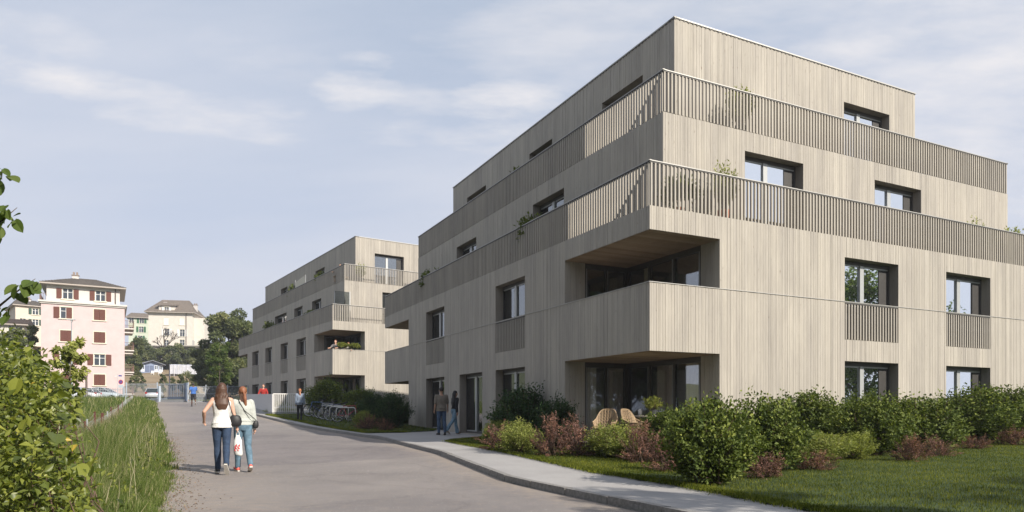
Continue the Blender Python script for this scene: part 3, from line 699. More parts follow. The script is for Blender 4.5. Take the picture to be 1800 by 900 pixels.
# ------------------------------------------------------------------ vegetation builders
BUSH = {}
def bush_mesh(kind, seed):
    key = (kind, seed)
    if key in BUSH: return BUSH[key]
    rs = np.random.RandomState(seed * 17 + 3); tw = MB()
    if kind == 'barberry': ns, per, ll, lw, mat = 85, 42, (.07, .13), (.025, .05), 'leaf_red'
    elif kind == 'lime': ns, per, ll, lw, mat = 170, 52, (.06, .11), (.035, .06), 'leaf_lime'
    elif kind == 'dark': ns, per, ll, lw, mat = 210, 60, (.065, .12), (.04, .07), 'leaf_dark'
    else: ns, per, ll, lw, mat = 230, 60, (.065, .12), (.04, .07), 'leaf_green'
    P = []; D = []; T = []
    lob = rnd_unit(rs, 9); lob[:, 2] = np.abs(lob[:, 2])
    for i in range(ns):
        d = rnd_unit(rs, 1)[0]
        if d[2] < -.75: d[2] = -d[2]
        l = .74 + .3 * np.max(lob @ d) ** 6 + rs.normal(0, .10)
        if kind == 'barberry': l = rs.uniform(.6, 1.35)
        if rs.uniform() < .09: l += rs.uniform(.08, .26)
        end = d * l * np.array([1, 1, 1.05]) + np.array([0, 0, .92]); end[2] = max(end[2], .05)
        b = np.array([rs.normal(0, .12), rs.normal(0, .12), 0]); c = b * .6 + end * np.array([.5, .5, .42]) + np.array([0, 0, .12 if kind != 'barberry' else .0])
        if i % 3 == 0: tw.tube([b, c, end], [.022, .014, .005], 4, cap=False)
        t = rs.uniform(.38, 1.0, per) ** .7; t = t[:, None]
        pt = (1 - t) ** 2 * b + 2 * t * (1 - t) * c + t * t * end
        tg = (end - c); tg /= np.linalg.norm(tg) + 1e-9
        sp = .04 if kind == 'barberry' else .08
        pt = pt + rs.normal(0, sp, (per, 3)) * (.5 + .5 * t)
        dd = tg * rs.uniform(.2, 1.0, (per, 1)) + rnd_unit(rs, per) * .8 + np.array([0, 0, .25])
        P.append(pt); D.append(dd); T.append(np.clip(rs.normal(.42, .16) + rs.normal(0, .17, per), 0, 1))
    P = np.concatenate(P); D = np.concatenate(D); T = np.concatenate(T); k = P[:, 2] > .015; P, D, T = P[k], D[k], T[k]; n = len(P)
    Nn = rnd_unit(rs, n) * .7 + np.array([0, 0, .5]) + (P - [0, 0, .8]) * .6
    BUSH[key] = (leaves_mesh('foliage', P, D, Nn, rs.uniform(*ll, n), rs.uniform(*lw, n), T, M[mat]), tw.mesh('stems', M['twig']))
    return BUSH[key]
def bush(kind, x, y, z, rx, ry, h, label, group=None, seed=0, rz=0, name='shrub', cat='shrub'):
    f, t = bush_mesh(kind, seed); r = thing(name, label, cat, (x, y, z), rz, group); r.scale = (rx, ry, h * .5)
    obj('foliage', f, r); obj('stems', t, r); return r
NM = {'green': ('green_shrub', 'green leafy shrub'), 'dark': ('dark_shrub', 'dark green shrub'), 'lime': ('lime_shrub', 'low yellow green shrub'), 'barberry': ('barberry_shrub', 'low reddish barberry shrub')}
def bushpx(kind, px, by, ty, wpx, tail, seed, group, deep=.8, adj=None):
    x, y, z = gpix(px, by, .12)
    s = y / FPX; w = wpx * s / 2; h = (by - ty) * s * 1.0
    y += w * deep * .8; x = (px - 900) / FPX * y; z = gz(x, y) + .1
    h = h * y / (y - w * deep * .8)
    q = {'barberry': 1.35, 'green': 1.38, 'lime': 1.4, 'dark': 1.3}[kind]; h *= 1.18 if kind == 'barberry' else 1
    return bush(kind, x, y, z, w * q, w * deep * q, h * 1.0, (adj + ' ' if adj else '') + NM[kind][1] + ' ' + tail, group, seed, seed * 1.3 + px * .01, NM[kind][0])
G1 = 'shrubs planted along the near apartment block'
for i, a in enumerate([
    ('dark', 918, 780, 680, 88, 'beside the entrance path, farthest left of the tall dark ones'), ('dark', 980, 788, 703, 76, 'left of the ground floor loggia, right of the bigger dark one'),
    ('lime', 868, 783, 740, 44, 'nearest the entrance door'), ('lime', 915, 797, 740, 66, 'on the lawn before the tall dark shrub'),
    ('barberry', 880, 792, 750, 60, 'at the tip of the bed by the entrance path'), ('barberry', 968, 803, 745, 66, 'between the lime shrub and the terrace chairs'),
    ('barberry', 1018, 803, 745, 66, 'left of the big lime shrub under the terrace'), ('barberry', 1050, 775, 730, 60, 'right in front of the left wicker chair'),
    ('lime', 1084, 806, 742, 104, 'in front of the wicker chairs, widest of its kind'), ('barberry', 1125, 815, 757, 56, 'right of the lime shrub before the chairs'),
    ('green', 1172, 806, 722, 86, 'before the right end of the terrace table'), ('green', 1250, 855, 700, 140, 'nearest the pavement, biggest of the row'),
    ('green', 1232, 815, 712, 84, 'behind the biggest one at the loggia corner'), ('barberry', 1170, 830, 775, 60, 'at the left foot of the biggest green shrub'),
    ('green', 1352, 832, 700, 116, 'second from the pavement'), ('green', 1435, 792, 688, 92, 'reaching highest before the blank wall'),
    ('barberry', 1345, 842, 800, 66, 'at the foot of the second big green shrub'), ('lime', 1446, 812, 760, 72, 'left one of the pair in the middle of the row'),
    ('lime', 1500, 808, 760, 62, 'right one of the pair in the middle of the row'), ('barberry', 1428, 828, 796, 62, 'below the left lime shrub on the lawn'),
    ('green', 1530, 803, 695, 96, 'in front of the left ground floor window'), ('green', 1484, 780, 715, 50, 'peeping out at the left edge of the ground floor window'),
    ('green', 1618, 798, 700, 104, 'between the two ground floor windows'), ('green', 1712, 782, 680, 104, 'in front of the right ground floor window'),
    ('green', 1790, 772, 682, 90, 'cut by the right edge of the picture'), ('barberry', 1600, 812, 775, 54, 'on the lawn under the left window'),
    ('barberry', 1648, 803, 772, 46, 'on the lawn between the windows'), ('barberry', 1714, 790, 768, 40, 'on the lawn under the right window'),
    ('barberry', 1786, 784, 755, 50, 'at the right end of the row'), ('green', 1665, 780, 700, 80, 'behind the gap between the two window shrubs')]):
    bushpx(a[0], a[1], a[2], a[3], a[4], a[5], i % 4, G1)
G2 = 'shrubs beside the bicycle stands'
for i, a in enumerate([
    ('green', 574, 731, 668, 58, 'behind the parked bicycles, rounded and tall'), ('green', 634, 737, 685, 54, 'behind the right end of the bicycle stand'),
    ('dark', 692, 753, 690, 56, 'against the rear corner of the near block'), ('dark', 660, 747, 692, 48, 'in the middle of the bed right of the bicycles'),
    ('lime', 638, 750, 722, 36, 'at the right end of the bicycle stand'), ('barberry', 648, 755, 733, 36, 'low at the lawn edge right of the bicycles'), ('barberry', 678, 757, 738, 30, 'below the corner shrub'),
    ('lime', 604, 730, 706, 50, 'just behind the bicycle saddles'), ('lime', 500, 727, 717, 46, 'as a flat clump below the white railing'), ('dark', 612, 729, 692, 44, 'between the round shrub and the dark bed')]):
    bushpx(a[0], a[1], a[2], a[3], a[4], a[5], (i + 1) % 4, G2)
def tree_mesh(seed, h, r, crown_z0, nl, ls, mat, limbs=14, flat=1.0, dens=.33, trunk_r=.16, lean=(0, 0), egg=0):
    rs = np.random.RandomState(seed); tr = MB(); P = []; Nn = []; T = []; D = []
    top = Vector((lean[0] * h, lean[1] * h, h * .8)); tp = [Vector((0, 0, -.2)), Vector((lean[0] * h * .3, lean[1] * h * .3, h * .3)), top]
    tr.tube([tp[0], tp[0].lerp(tp[1], .5) + Vector((.03 * h * .2, 0, 0)), tp[1], tp[1].lerp(top, .5), top], [trunk_r, trunk_r * .85, trunk_r * .7, trunk_r * .45, trunk_r * .12], 8)
    cz = (crown_z0 + h) / 2; rz = (h - crown_z0) / 2
    for i in range(limbs):
        q = (i + .5) / limbs; zz = cz + rz * (2 * q - 1) * .86; rr = r * math.sqrt(max(.05, 1 - ((zz - cz) / rz) ** 2)) * (1 + egg * (.5 - q))
        a = i * 2.4 + rs.uniform(-.4, .4); e = Vector((math.cos(a) * rr * rs.uniform(.5, .95), math.sin(a) * rr * rs.uniform(.5, .95) * flat, zz)) + Vector((lean[0] * zz, lean[1] * zz, 0))
        zb = max(crown_z0 * .7, zz - rr * .7); b = Vector((lean[0] * zb, lean[1] * zb, min(zb, h * .78)))
        m = b.lerp(e, .5) + Vector((0, 0, .05 * h * rs.uniform(-.3, .6))); lr = trunk_r * .35
        tr.tube([b, m, e], [lr, lr * .6, lr * .15], 5)
        for c in range(3):
            cc = m.lerp(e, rs.uniform(.3, 1.15)) + Vector(rs.normal(0, r * .17, 3)); n = int(nl / limbs / 3)
            sig = r * dens * rs.uniform(.5, 1.1); d = rnd_unit(rs, n); rad = rs.uniform(.3, 1, (n, 1)) ** .5
            p = np.array(cc) + d * rad * sig * np.array([1, 1, .72]); P.append(p)
            Nn.append(d * .8 + np.array([0, 0, .7]) + rnd_unit(rs, n) * .5); D.append(d * .5 + rnd_unit(rs, n) + np.array([0, 0, -.25]))
            T.append(np.clip(rs.normal(.45, .2) + rs.normal(0, .16, n), 0, 1))
    P = np.concatenate(P); n = len(P)
    return leaves_mesh('crown', P, np.concatenate(D), np.concatenate(Nn), rs.uniform(.7, 1.3, n) * ls, rs.uniform(.5, .9, n) * ls, np.concatenate(T), M[mat]), tr.mesh('trunk', M['bark'], True)
def tree(x, y, z, args, label, cat='tree', group=None, name='leafy_tree', rz=0, meshes=None):
    r = thing(name, label, cat, (x, y, z), rz, group); c, t = meshes or tree_mesh(**args)
    obj('crown', c, r); obj('trunk', t, r); return r
def treepx(px, Y, ty, wpx, args, label, zb=None, **k):
    x = (px - 900) / FPX * Y; z = gz(x, Y) if zb is None else zb
    h = EYE + (HOR - ty) * Y / FPX - z; a = dict(h=h, r=wpx * Y / FPX / 2 * .98, crown_z0=h * .18, nl=9000, ls=.3, mat='leaf_tree', seed=int(px)); a.update(args)
    return tree(x, Y, z, a, label, **k)
GB = 'trees on the slope behind the road'
treepx(402, 96, 546, 92, dict(limbs=26, nl=26000, ls=.34, crown_z0=.8, seed=5, trunk_r=.3), 'big dense dark green tree left of the far apartment block', group=GB)
treepx(432, 104, 560, 60, dict(limbs=20, nl=13000, ls=.36, crown_z0=1, seed=6, trunk_r=.3), 'broad tree half hidden behind the far apartment block', group=GB)
treepx(365, 100, 600, 50, dict(limbs=16, nl=9000, ls=.32, crown_z0=.5, seed=7, trunk_r=.25), 'lower bushy tree at the left foot of the big dense one', group=GB)
treepx(386, 78, 600, 44, dict(limbs=18, nl=6000, ls=.20, crown_z0=1.6, seed=8, mat='leaf_maple', trunk_r=.08, egg=.5, dens=.28), 'young pale green maple standing before the big dark tree', group=GB, name='young_maple')
for i, (px, Y, ty, w, lb) in enumerate([(250, 166, 598, 44, 'round green tree between the pink house and the garden shed'), (308, 168, 609, 42, 'green tree right behind the garden shed'), (282, 171, 614, 40, 'dark tree under the white house above the shed'), (232, 158, 600, 30, 'dark tree hugging the balconies of the pink house'),
        (350, 163, 622, 30, 'dark bushy tree at the right end of the garden'), (330, 171, 612, 36, 'overgrown tree against the stone retaining wall'), (240, 128, 588, 22, 'slim tree top before the pale green house')]):
    treepx(px, Y, ty, w, dict(limbs=12, nl=4500, ls=.42, seed=30 + i, trunk_r=.2), lb, group=GB)
for i, (px, Y, ty, w) in enumerate([(20, 84, 572, 60), (48, 92, 568, 50), (62, 78, 640, 40)]):
    treepx(px, Y, ty, w, dict(limbs=14, nl=7000, ls=.3, seed=50 + i, crown_z0=.3, trunk_r=.15), ['dark bushy tree under the brown roofed house at the left', 'dark tree touching the left wall of the pink house', 'lower dark tree left of the pink house'][i], group=GB)
for i, (px, Y, ty, w, lb) in enumerate([(288, 118, 656, 15, 'left'), (304, 122, 662, 9, 'middle'), (320, 116, 655, 18, 'third'), (336, 114, 652, 30, 'rightmost, widest'), (252, 120, 660, 10, 'smallest'), (236, 118, 658, 20, 'first by the pink house')]):
    treepx(px, Y, ty, w, dict(limbs=8, nl=1600, ls=.22, seed=60 + i, crown_z0=.2, trunk_r=.06), lb + ' small fruit tree on the bare garden slope', group='small trees on the garden slope')
# trees out of view
tm = tree_mesh(seed=71, h=11, r=4.2, crown_z0=1.5, nl=16000, ls=.22, mat='leaf_maple', limbs=22, trunk_r=.25)
tm3 = tree_mesh(seed=73, h=16, r=5.6, crown_z0=1.5, nl=16000, ls=.32, mat='leaf_maple', limbs=26, trunk_r=.3)  # tall crowns added out of view to hold sky light off the left facade
tm2 = tree_mesh(seed=72, h=8, r=3.4, crown_z0=1.0, nl=12000, ls=.2, mat='leaf_hedge', limbs=18, trunk_r=.2)
for k_, (x, y, m) in enumerate(((38, 15.2, tm), (44, 6, tm2), (-10, -3, tm3), (-18, -8, tm3), (-2, -14, tm3), (-17, 3, tm3), (-26, 10, tm3), (-28, -4, tm3), (-8, -24, tm3), (10, -22, tm3))):
    tree(x, y, gz(x, y) - .1, None, ('tree on the lawn right of the picture mirrored in the wide left window panes', 'smaller tree right of the picture beyond the lawn, farthest right of all',
        'tall tree added to block sky light, across the road behind the camera, nearest of the left ones', 'tall tree added to block sky light, across the road farther behind the camera', 'added tall unseen tree straight behind the camera, closer one', 'tall tree added to block sky light, left of the camera beside the hedge',
        'tall tree added to block sky light, left of the picture beyond the hedge, farthest up the road', 'tall tree added to block sky light, left of the camera in the back row', 'added tall unseen tree far behind the camera to the left', 'added tall unseen tree far behind the camera to the right')[k_], meshes=m, rz=x, name='unseen_tree')
tree(8.2, 3.7, 0, None, 'slim tree right of the camera, its shade dapples the pavement', meshes=tree_mesh(seed=81, h=6.3, r=1.35, crown_z0=4.1, nl=4600, ls=.10, mat='leaf_green', limbs=10, trunk_r=.07, dens=.3), name='slim_tree')
tree(13.2, 3.3, 0, None, 'broader slim tree right of the camera shading the near lawn', meshes=tree_mesh(seed=82, h=6.6, r=2.0, crown_z0=3.4, nl=4200, ls=.11, mat='leaf_green', limbs=14, trunk_r=.08, dens=.3), name='slim_tree')
# young tree with a leaning pale trunk in the verge
treepx(112, 17, 585, 66, dict(limbs=12, nl=1300, ls=.11, seed=91, crown_z0=1.15, mat='leaf_lime', trunk_r=.05, lean=(.06, 0), dens=.30, egg=.2), 'young slender tree with pale leaning trunk on the verge before the pink house', name='young_tree')
# ------------------------------------------------------------------ foreground hedge at the left
def ribbed_leaf(L, Wd, seed, mat):
    """toothed, ribbed hazel-like leaf of real thickness relief"""
    rs = np.random.RandomState(seed); m = MB(); n = 5; rows = []
    for i in range(n + 1):
        t = i / n; w = Wd / 2 * math.sin(math.pi * min(1, t * .92 + .06)) ** .75 * (1 if i < n else 0)
        y = L * t; droop = -.25 * L * t * t
        rows.append([(-w, y - w * .15, droop + w * .18 + rs.normal(0, .004)), (-w * .5, y + .06 * L * (1 if i < n else 0), droop - w * .02), (0, y, droop - w * .14), (w * .5, y + .06 * L * (1 if i < n else 0), droop - w * .02), (w, y - w * .15, droop + w * .18 + rs.normal(0, .004))])
    vs = [p for r in rows for p in r]; fs = []
    for i in range(n):
        for k in range(4): fs.append((i * 5 + k, i * 5 + k + 1, (i + 1) * 5 + k + 1, (i + 1) * 5 + k))
    m.add(vs, fs); m.t = [float(np.clip(rs.uniform(.1, .9) + rs.normal(0, .04), 0, 1))] * len(fs); 
    return m.mesh('leaf', mat)
def hedge():
    rs = np.random.RandomState(12); root = thing('hedge', 'overgrown sunlit hedge with broad ribbed leaves filling the lower left corner', 'hedge', (-4.6, 6, 0))
    o = np.array([-4.6, 6.0, 0]); cl = []                                  # leafy clumps (x,y,z,r)
    for Y, px, py, r in [(4.2, -10, 800, .50), (4.4, 40, 870, .36), (4.6, -50, 700, .55), (4.9, 20, 740, .38), (5.2, -10, 655, .42), (5.4, 55, 800, .30), (5.6, 50, 710, .30), (5.0, -70, 610, .45), (5.8, 10, 640, .3), (6.2, 50, 660, .28), (4.6, 85, 880, .22), (5.6, 90, 765, .18), (6.4, -30, 615, .34), (6.8, 35, 620, .2), (5.0, 60, 900, .32), (3.9, -90, 870, .55), (6.0, 85, 850, .22), (5.3, 105, 830, .16), (7, 0, 650, .4), (4.3, 10, 900, .42), (5.2, 95, 700, .14), (5.6, 110, 655, .13), (5.0, 140, 870, .12), (5.6, 150, 815, .10), (5.2, 125, 890, .16), (6.2, 120, 720, .10)]:
        py += 22 if py < 720 else 0
        cl.append(((px - 900) / FPX * Y, Y, EYE + (HOR - py) * Y / FPX, r))
    P = []; D = []; T = []
    for x, y, z, r in cl:
        n = int(560 * (r / .4) ** 2); d = rnd_unit(rs, n); p = np.array([x, y, z]) + d * (rs.uniform(.25, 1.0, (n, 1)) ** .6) * r * np.array([1, 1, .9]); P.append(p); D.append(d * .6 + rnd_unit(rs, n) * .8 + [0, 0, .1]); T.append(np.clip(rs.normal(.5, .2, n), 0, .97))
    P = np.concatenate(P) - o; D = np.concatenate(D); T = np.concatenate(T); k = (P[:, 2] > .03); P, D, T = P[k], D[k], T[k]; n = len(P)
    T[rs.uniform(size=n) < .006] = 1
    me = leaves_mesh('small_leaves', P, D, rnd_unit(rs, n) * .6 + [.3, -.3, .8], (lambda q: q)(rs.uniform(.14, .30, n) ** 2), rs.uniform(.13, .22, n) ** 2, T, M['leaf_hedge'])
    obj('small_leaves', me, root, kind='stuff')
    tw = MB()
    for i in range(130):
        c = cl[rs.randint(len(cl))]; e = Vector(c[:3]) + Vector(rnd_unit(rs, 1)[0]) * c[3] * rs.uniform(.2, 1.0) - Vector(o); b = Vector((e.x - rs.uniform(-.3, .6), e.y + rs.uniform(-.3, .5), -.05)); m = b.lerp(e, .6) + Vector(rs.normal(0, .12, 3))
        tw.tube([b, m, e], [.009, .006, .002], 5, cap=False)
    tw.build('branches', M['twig'], root)['kind'] = 'stuff'
    LM = [ribbed_leaf(1, .78, k, M['leaf_hedge']) for k in range(9)]
    spots = []
    for i in range(270):
        c = cl[rs.randint(len(cl))]; d = rnd_unit(rs, 1)[0]; d[1] = -abs(d[1]); d[0] = abs(d[0]) * .8 if rs.uniform() < .6 else d[0]
        p = np.array(c[:3]) + d * c[3] * rs.uniform(.8, 1.12)
        if p[2] > .05: spots.append((p, rs.uniform(.06, .13)))
    def leaf(p, L, q=None, tilt=None):
        ob = obj('leaf', LM[rs.randint(9)], root, tuple(np.array(p) - o), (-rs.uniform(.1, 1.2) if tilt is None else tilt, rs.uniform(-.7, .7), rs.uniform(-1.8, 1.8) + 3.14 if q is None else q)); ob.scale = (L, L, L)
    for p, L in spots: leaf(p, L)
    for px, py, Y, L in [(300, 0, 0, 0)]: pass
    # the big ribbed leaves reaching out over the grass
    for px, py, L, q in [(100, 690, .12, -.8), (118, 822, .13, -1.2), (136, 815, .13, -2.2), (118, 800, .12, .3), (88, 655, .11, -.6), (60, 690, .12, 1), (12, 770, .13, .4), (98, 790, .12, -.4), (62, 630, .13, -.5), (104, 725, .12, -2.0)]:
        Y = 4.9; leaf(((px - 900) / FPX * Y, Y, EYE + (HOR - py) * Y / FPX), L, q, -.5)
hedge()
def overhang():
    """branches of a big leaved tree reaching in at the left edge"""
    rs = np.random.RandomState(3); root = thing('hazel_tree', 'broad leaved tree reaching into the left edge of the sky', 'tree', (-5.6, 4.6, 0))
    o = Vector((-5.6, 4.6, 0)); tr = MB()
    tr.tube([Vector((0, 0, -.1)), Vector((.05, 0, 1.2)), Vector((-.05, .05, 2.3)), Vector((.1, .1, 3.6)), Vector((0, .1, 4.6))], [.09, .08, .07, .05, .02], 8)
    LM = [ribbed_leaf(1, .7, 20 + k, M['leaf_maple']) for k in range(6)]; Y = 5.0
    def W(px, py, dy=0): return Vector(((px - 900) / FPX * (Y + dy), Y + dy, EYE + (HOR - py) * (Y + dy) / FPX)) - o
    for br, hub in (([(-60, 620), (-10, 545), (30, 512), (62, 490)], (0, 0, 1.5)), ([(-80, 470), (-30, 420), (0, 390), (30, 365)], (0, .05, 2.1)), ([(-80, 400), (-30, 340), (-5, 310), (8, 300)], (.02, .08, 2.6))):
        pts = [Vector(hub)] + [W(*p) for p in br]; tr.tube(pts, [.025, .014, .009, .006, .002], 5)
        for a, b in zip(pts[1:-1], pts[2:]):
            for q in range(8):
                p = a.lerp(b, rs.uniform(0, 1.1)) + Vector(rs.normal(0, .035, 3)); L = rs.uniform(.06, .13)
                l = obj('leaf', LM[rs.randint(6)], root, p, (-rs.uniform(.3, 1.3), rs.uniform(-.7, .7), rs.uniform(-1.6, 1.6) + 3.14)); l.scale = (L, L, L)
    P = []; rs2 = np.random.RandomState(9)
    for cx, cy, cz, r in ((-.9, 0, 3.6, .9), (-1.0, .3, 2.6, .8), (-.5, -.6, 4.4, .8), (-1.6, -.5, 3.2, 1.0)):
        d = rnd_unit(rs2, 420); P.append(np.array([cx, cy, cz]) + d * rs2.uniform(.3, 1, (420, 1)) * r)
    P = np.concatenate(P); n = len(P)
    obj('crown', leaves_mesh('crown', P, rnd_unit(rs2, n), rnd_unit(rs2, n) + [0, 0, .8], rs2.uniform(.09, .15, n), rs2.uniform(.07, .11, n), rs2.uniform(0, 1, n), M['leaf_tree']), root)
    tr.build('trunk', M['bark'], root, True)
overhang()
def wire_fence():
    rs = random.Random(4); root = thing('wire_fence', 'old wire mesh fence with rusty stakes sunk in the tall grass', 'fence', (-9, 10, 0)); o = Vector((-9, 10, 0)); pts = []
    rust = C_('rusty_steel', (.11, .04, .03), .9); pale = C_('galvanised_post', (.42, .45, .47), .5, .1, 12, .3); wire = C_('fence_wire', (.30, .31, .31), .6)
    for i, y in enumerate([14, 15.2, 16.4, 17.6, 18.6, 19.8, 21.2, 22.4, 24, 26, 28, 31, 34, 38, 43, 48, 54, 60]):
        x = float(np.interp(y, [14, 18, 22, 30, 62], [-9.5, -11.6, -13.4, -17.4, -33.6])) + rs.uniform(-.08, .08); z = gz(x, y); h = rs.uniform(.75, 1.05); p = Vector((x, y, z)); pts.append((p, h))
        m = MB(); t = Vector((rs.uniform(-.06, .06), rs.uniform(-.05, .05), h)); m.tube([p - o - Vector((0, 0, .2)), p - o + t], .028 if i % 4 else .035, 6)
        m.build('fence_post' if i % 4 == 3 else 'stake', pale if i % 4 == 3 else rust, root)
    m = MB()
    for (a, ha), (b, hb) in zip(pts[:-1], pts[1:]):
        for q in (.05, .2, .35, .5, .65, .8, .95): m.tube([a - o + Vector((0, 0, ha * q)), (a + b) / 2 - o + Vector((0, 0, (ha + hb) / 2 * q - .02)), b - o + Vector((0, 0, hb * q))], .003, 3, cap=False)
        n = int((b - a).length / .15)
        for k in range(n): p = a.lerp(b, k / n) - o; m.tube([p + Vector((0, 0, .03)), p + Vector((0, 0, .72))], .0022, 3, cap=False)
    m.build('wire_mesh', wire, root)['kind'] = 'stuff'
    # dry stalks tangled in the mesh
    r2 = np.random.RandomState(5); n = 3000; y = r2.uniform(12, 40, n); x = np.interp(y, [14, 18, 22, 30, 62], [-9.5, -11.6, -13.4, -17.4, -33.6]) + r2.normal(0, .15, n)
    tag(blades('dry_stalks', np.stack([x, y, gzn(x, y)], 1), r2.uniform(.3, .9, n), r2.uniform(.006, .016, n), r2.uniform(.5, 1, n), leaf_mat('dry_stalk', [(0, (.12, .09, .06)), (1, (.33, .27, .19))], .1), r2, .5), 'dry brown weed stalks tangled in the wire fence', 'weeds')
wire_fence()
# ------------------------------------------------------------------ far houses
SH_BROWN = C_('shutter_brown', (.115, .035, .022), .7); SH_WHITE = C_('shutter_white', (.72, .71, .70), .7); SH_GREEN = C_('shutter_green', (.035, .12, .055), .7); SH_DGREEN = C_('shutter_dark_green', (.03, .07, .05), .7)
TRIM = C_('cream_trim', (.68, .64, .52), .7); LACE = C_('lace_curtain', (.52, .56, .66), .9); STONE = C_('rough_stone', (.30, .27, .23), .95, .35, 1.5, 0, .4)
ROOFT = C_('roof_tiles', (.10, .088, .078), .9, .3, 6); ROOFB = C_('roof_tiles_brown', (.17, .14, .115), .9, .35, 3)
def house_window(F, s, z, w, h, style, root, sh, glass=None):
    """style: c = closed shutters, o = open shutters, n = no shutters, h = one leaf half closed"""
    fn = F.fn(); m = MB(); t = .09
    for a, b, c, d in ((s - w / 2 - t, s + w / 2 + t, z + h, z + h + .11), (s - w / 2 - t, s - w / 2, z, z + h), (s + w / 2, s + w / 2 + t, z, z + h)): m.box(a, b, -.02, .03, c, d, .5, fn)
    win = m.build('window', TRIM, root)
    m = MB(); m.box(s - w / 2 - .18, s + w / 2 + .18, -.02, .12, z - .13, z, .5, fn); m.build('sill', TRIM, win)
    if style == 'c':
        for a, b in ((s - w / 2, s - .01), (s + .01, s + w / 2)):
            m = MB(); m.box(a, b, -.06, -.01, z, z + h, .5, fn)
            for k in range(5): m.box(a + .05, b - .05, -.01, .0, z + h * (.1 + .17 * k), z + h * (.2 + .17 * k), .5, fn)
            m.build('shutter', sh, win)
        return
    m = MB(); m.box(s - w / 2, s + w / 2, -.16, -.12, z, z + h, .5, fn); m.build('pane', M['house_glass'], win)
    m = MB()
    for a, b in ((s - w / 2, s - w / 2 + .07), (s - .05, s + .05), (s + w / 2 - .07, s + w / 2)): m.box(a, b, -.115, -.08, z, z + h, .5, fn)
    m.box(s - w / 2 + .07, s - .05, -.115, -.085, z + h * .64, z + h * .68, .5, fn); m.box(s + .05, s + w / 2 - .07, -.115, -.085, z + h * .64, z + h * .68, .5, fn)
    m.build('window_frame', SH_WHITE, win)
    if style == 'o':
        for a, b in ((s - w - .06, s - w / 2 - .07), (s + w / 2 + .07, s + w + .06)):
            m = MB(); m.box(a, b, .032, .075, z, z + h, .5, fn); m.build('shutter', sh, win)
    if style == 'h':
        for a, b, o in ((s - w - .06, s - w / 2 - .07, .032), (s + .02, s + w / 2, -.05)):
            m = MB(); m.box(a, b, o, o + .04, z, z + h, .5, fn); m.build('shutter', sh, win)
m_, nt_, N_, L_, p_ = new_mat('house_glass'); p_.inputs['Base Color'].default_value = (.05, .06, .075, 1); p_.inputs['Roughness'].default_value = .08; M['house_glass'] = m_
def cut_wall(F, W, z0, z1, ops, D, mat, root, name='wall', d=.25):
    """house body whose front has real openings with reveals"""
    m = MB(); S = sorted(set([0, W] + [v for o in ops for v in (o[0] - o[2] / 2, o[0] + o[2] / 2)]))
    for a, b in zip(S[:-1], S[1:]):
        if b - a < 1e-4: continue
        z = z0
        for o in sorted([o for o in ops if o[0] - o[2] / 2 < b - 1e-4 and o[0] + o[2] / 2 > a + 1e-4], key=lambda o: o[1]):
            m.quad(F.p(a, 0, z), F.p(b, 0, z), F.p(b, 0, o[1]), F.p(a, 0, o[1])); z = o[1] + o[3]
        m.quad(F.p(a, 0, z), F.p(b, 0, z), F.p(b, 0, z1), F.p(a, 0, z1))
    for s, z, w, h in ops:
        a, b, c, e = s - w / 2, s + w / 2, z, z + h
        for A, B in (((a, c), (a, e)), ((b, c), (b, e)), ((a, e), (b, e)), ((a, c), (b, c))): m.quad(F.p(A[0], 0, A[1]), F.p(B[0], 0, B[1]), F.p(B[0], -d, B[1]), F.p(A[0], -d, A[1]))
    P = [F.p(0, 0, 0), F.p(W, 0, 0), F.p(W, -D, 0), F.p(0, -D, 0)]; U = lambda p, z: (p[0], p[1], z)
    for i, j in ((1, 2), (2, 3), (3, 0)): m.quad(U(P[i], z0), U(P[j], z0), U(P[j], z1), U(P[i], z1))
    m.quad(*[U(p, z1) for p in P])
    return m.build(name, mat, root)
def hip_roof(W, D, z, h, ov, ridge, mat, root, x0=0, y0=0, name='roof', eave=.18):
    a, b, c, d = -ov + x0, W + ov + x0, -ov + y0, D + ov + y0; rx0, rx1 = x0 + W / 2 - ridge / 2, x0 + W / 2 + ridge / 2; my = y0 + D / 2
    m = MB(); T_ = C_('eaves_board', (.42, .37, .33), .8)
    vs = [(a, c, z), (b, c, z), (b, d, z), (a, d, z), (rx0, my, z + h), (rx1, my, z + h)]
    m.add(vs, [(0, 1, 5, 4), (1, 2, 5), (2, 3, 4, 5), (3, 0, 4), (0, 3, 2, 1)])
    r = m.build(name, mat, root)
    # courses of tiles standing proud, each with its own lower edge
    t = MB(); rs = random.Random(int(W * 10)); n = 13
    for P, Q, A, B in (((a, c), (b, c), (rx0, my), (rx1, my)), ((b, c), (b, d), (rx1, my), (rx1, my)), ((a, d), (a, c), (rx0, my), (rx0, my))):
        for i in range(n):
            q0, q1 = i / n, (i + 1) / n; f = lambda p, g, q: Vector((p[0] + (g[0] - p[0]) * q, p[1] + (g[1] - p[1]) * q, z + h * q))
            l0, r0, l1, r1 = f(P, A, q0), f(Q, B, q0), f(P, A, q1), f(Q, B, q1); k = max(2, int((r0 - l0).length / .35))
            up = Vector((0, 0, .05))
            for j in range(k):
                e0, e1 = j / k, (j + .86) / k; hh = up * rs.uniform(.8, 1.5)
                A0, A1, B0, B1 = l0.lerp(r0, e0), l0.lerp(r0, e1), l1.lerp(r1, e0), l1.lerp(r1, e1)
                t.add([A0 + hh, A1 + hh, B1 + up * .3, B0 + up * .3, A0, A1], [(0, 1, 2, 3), (4, 5, 1, 0)], rs.random())
    t.build('roof_tiles', mat, r)['kind'] = 'stuff'
    m = MB(); m.box(a + .02, b - .02, c + .02, d - .02, z - eave, z - .01); m.build('eaves', T_, r)
    return r
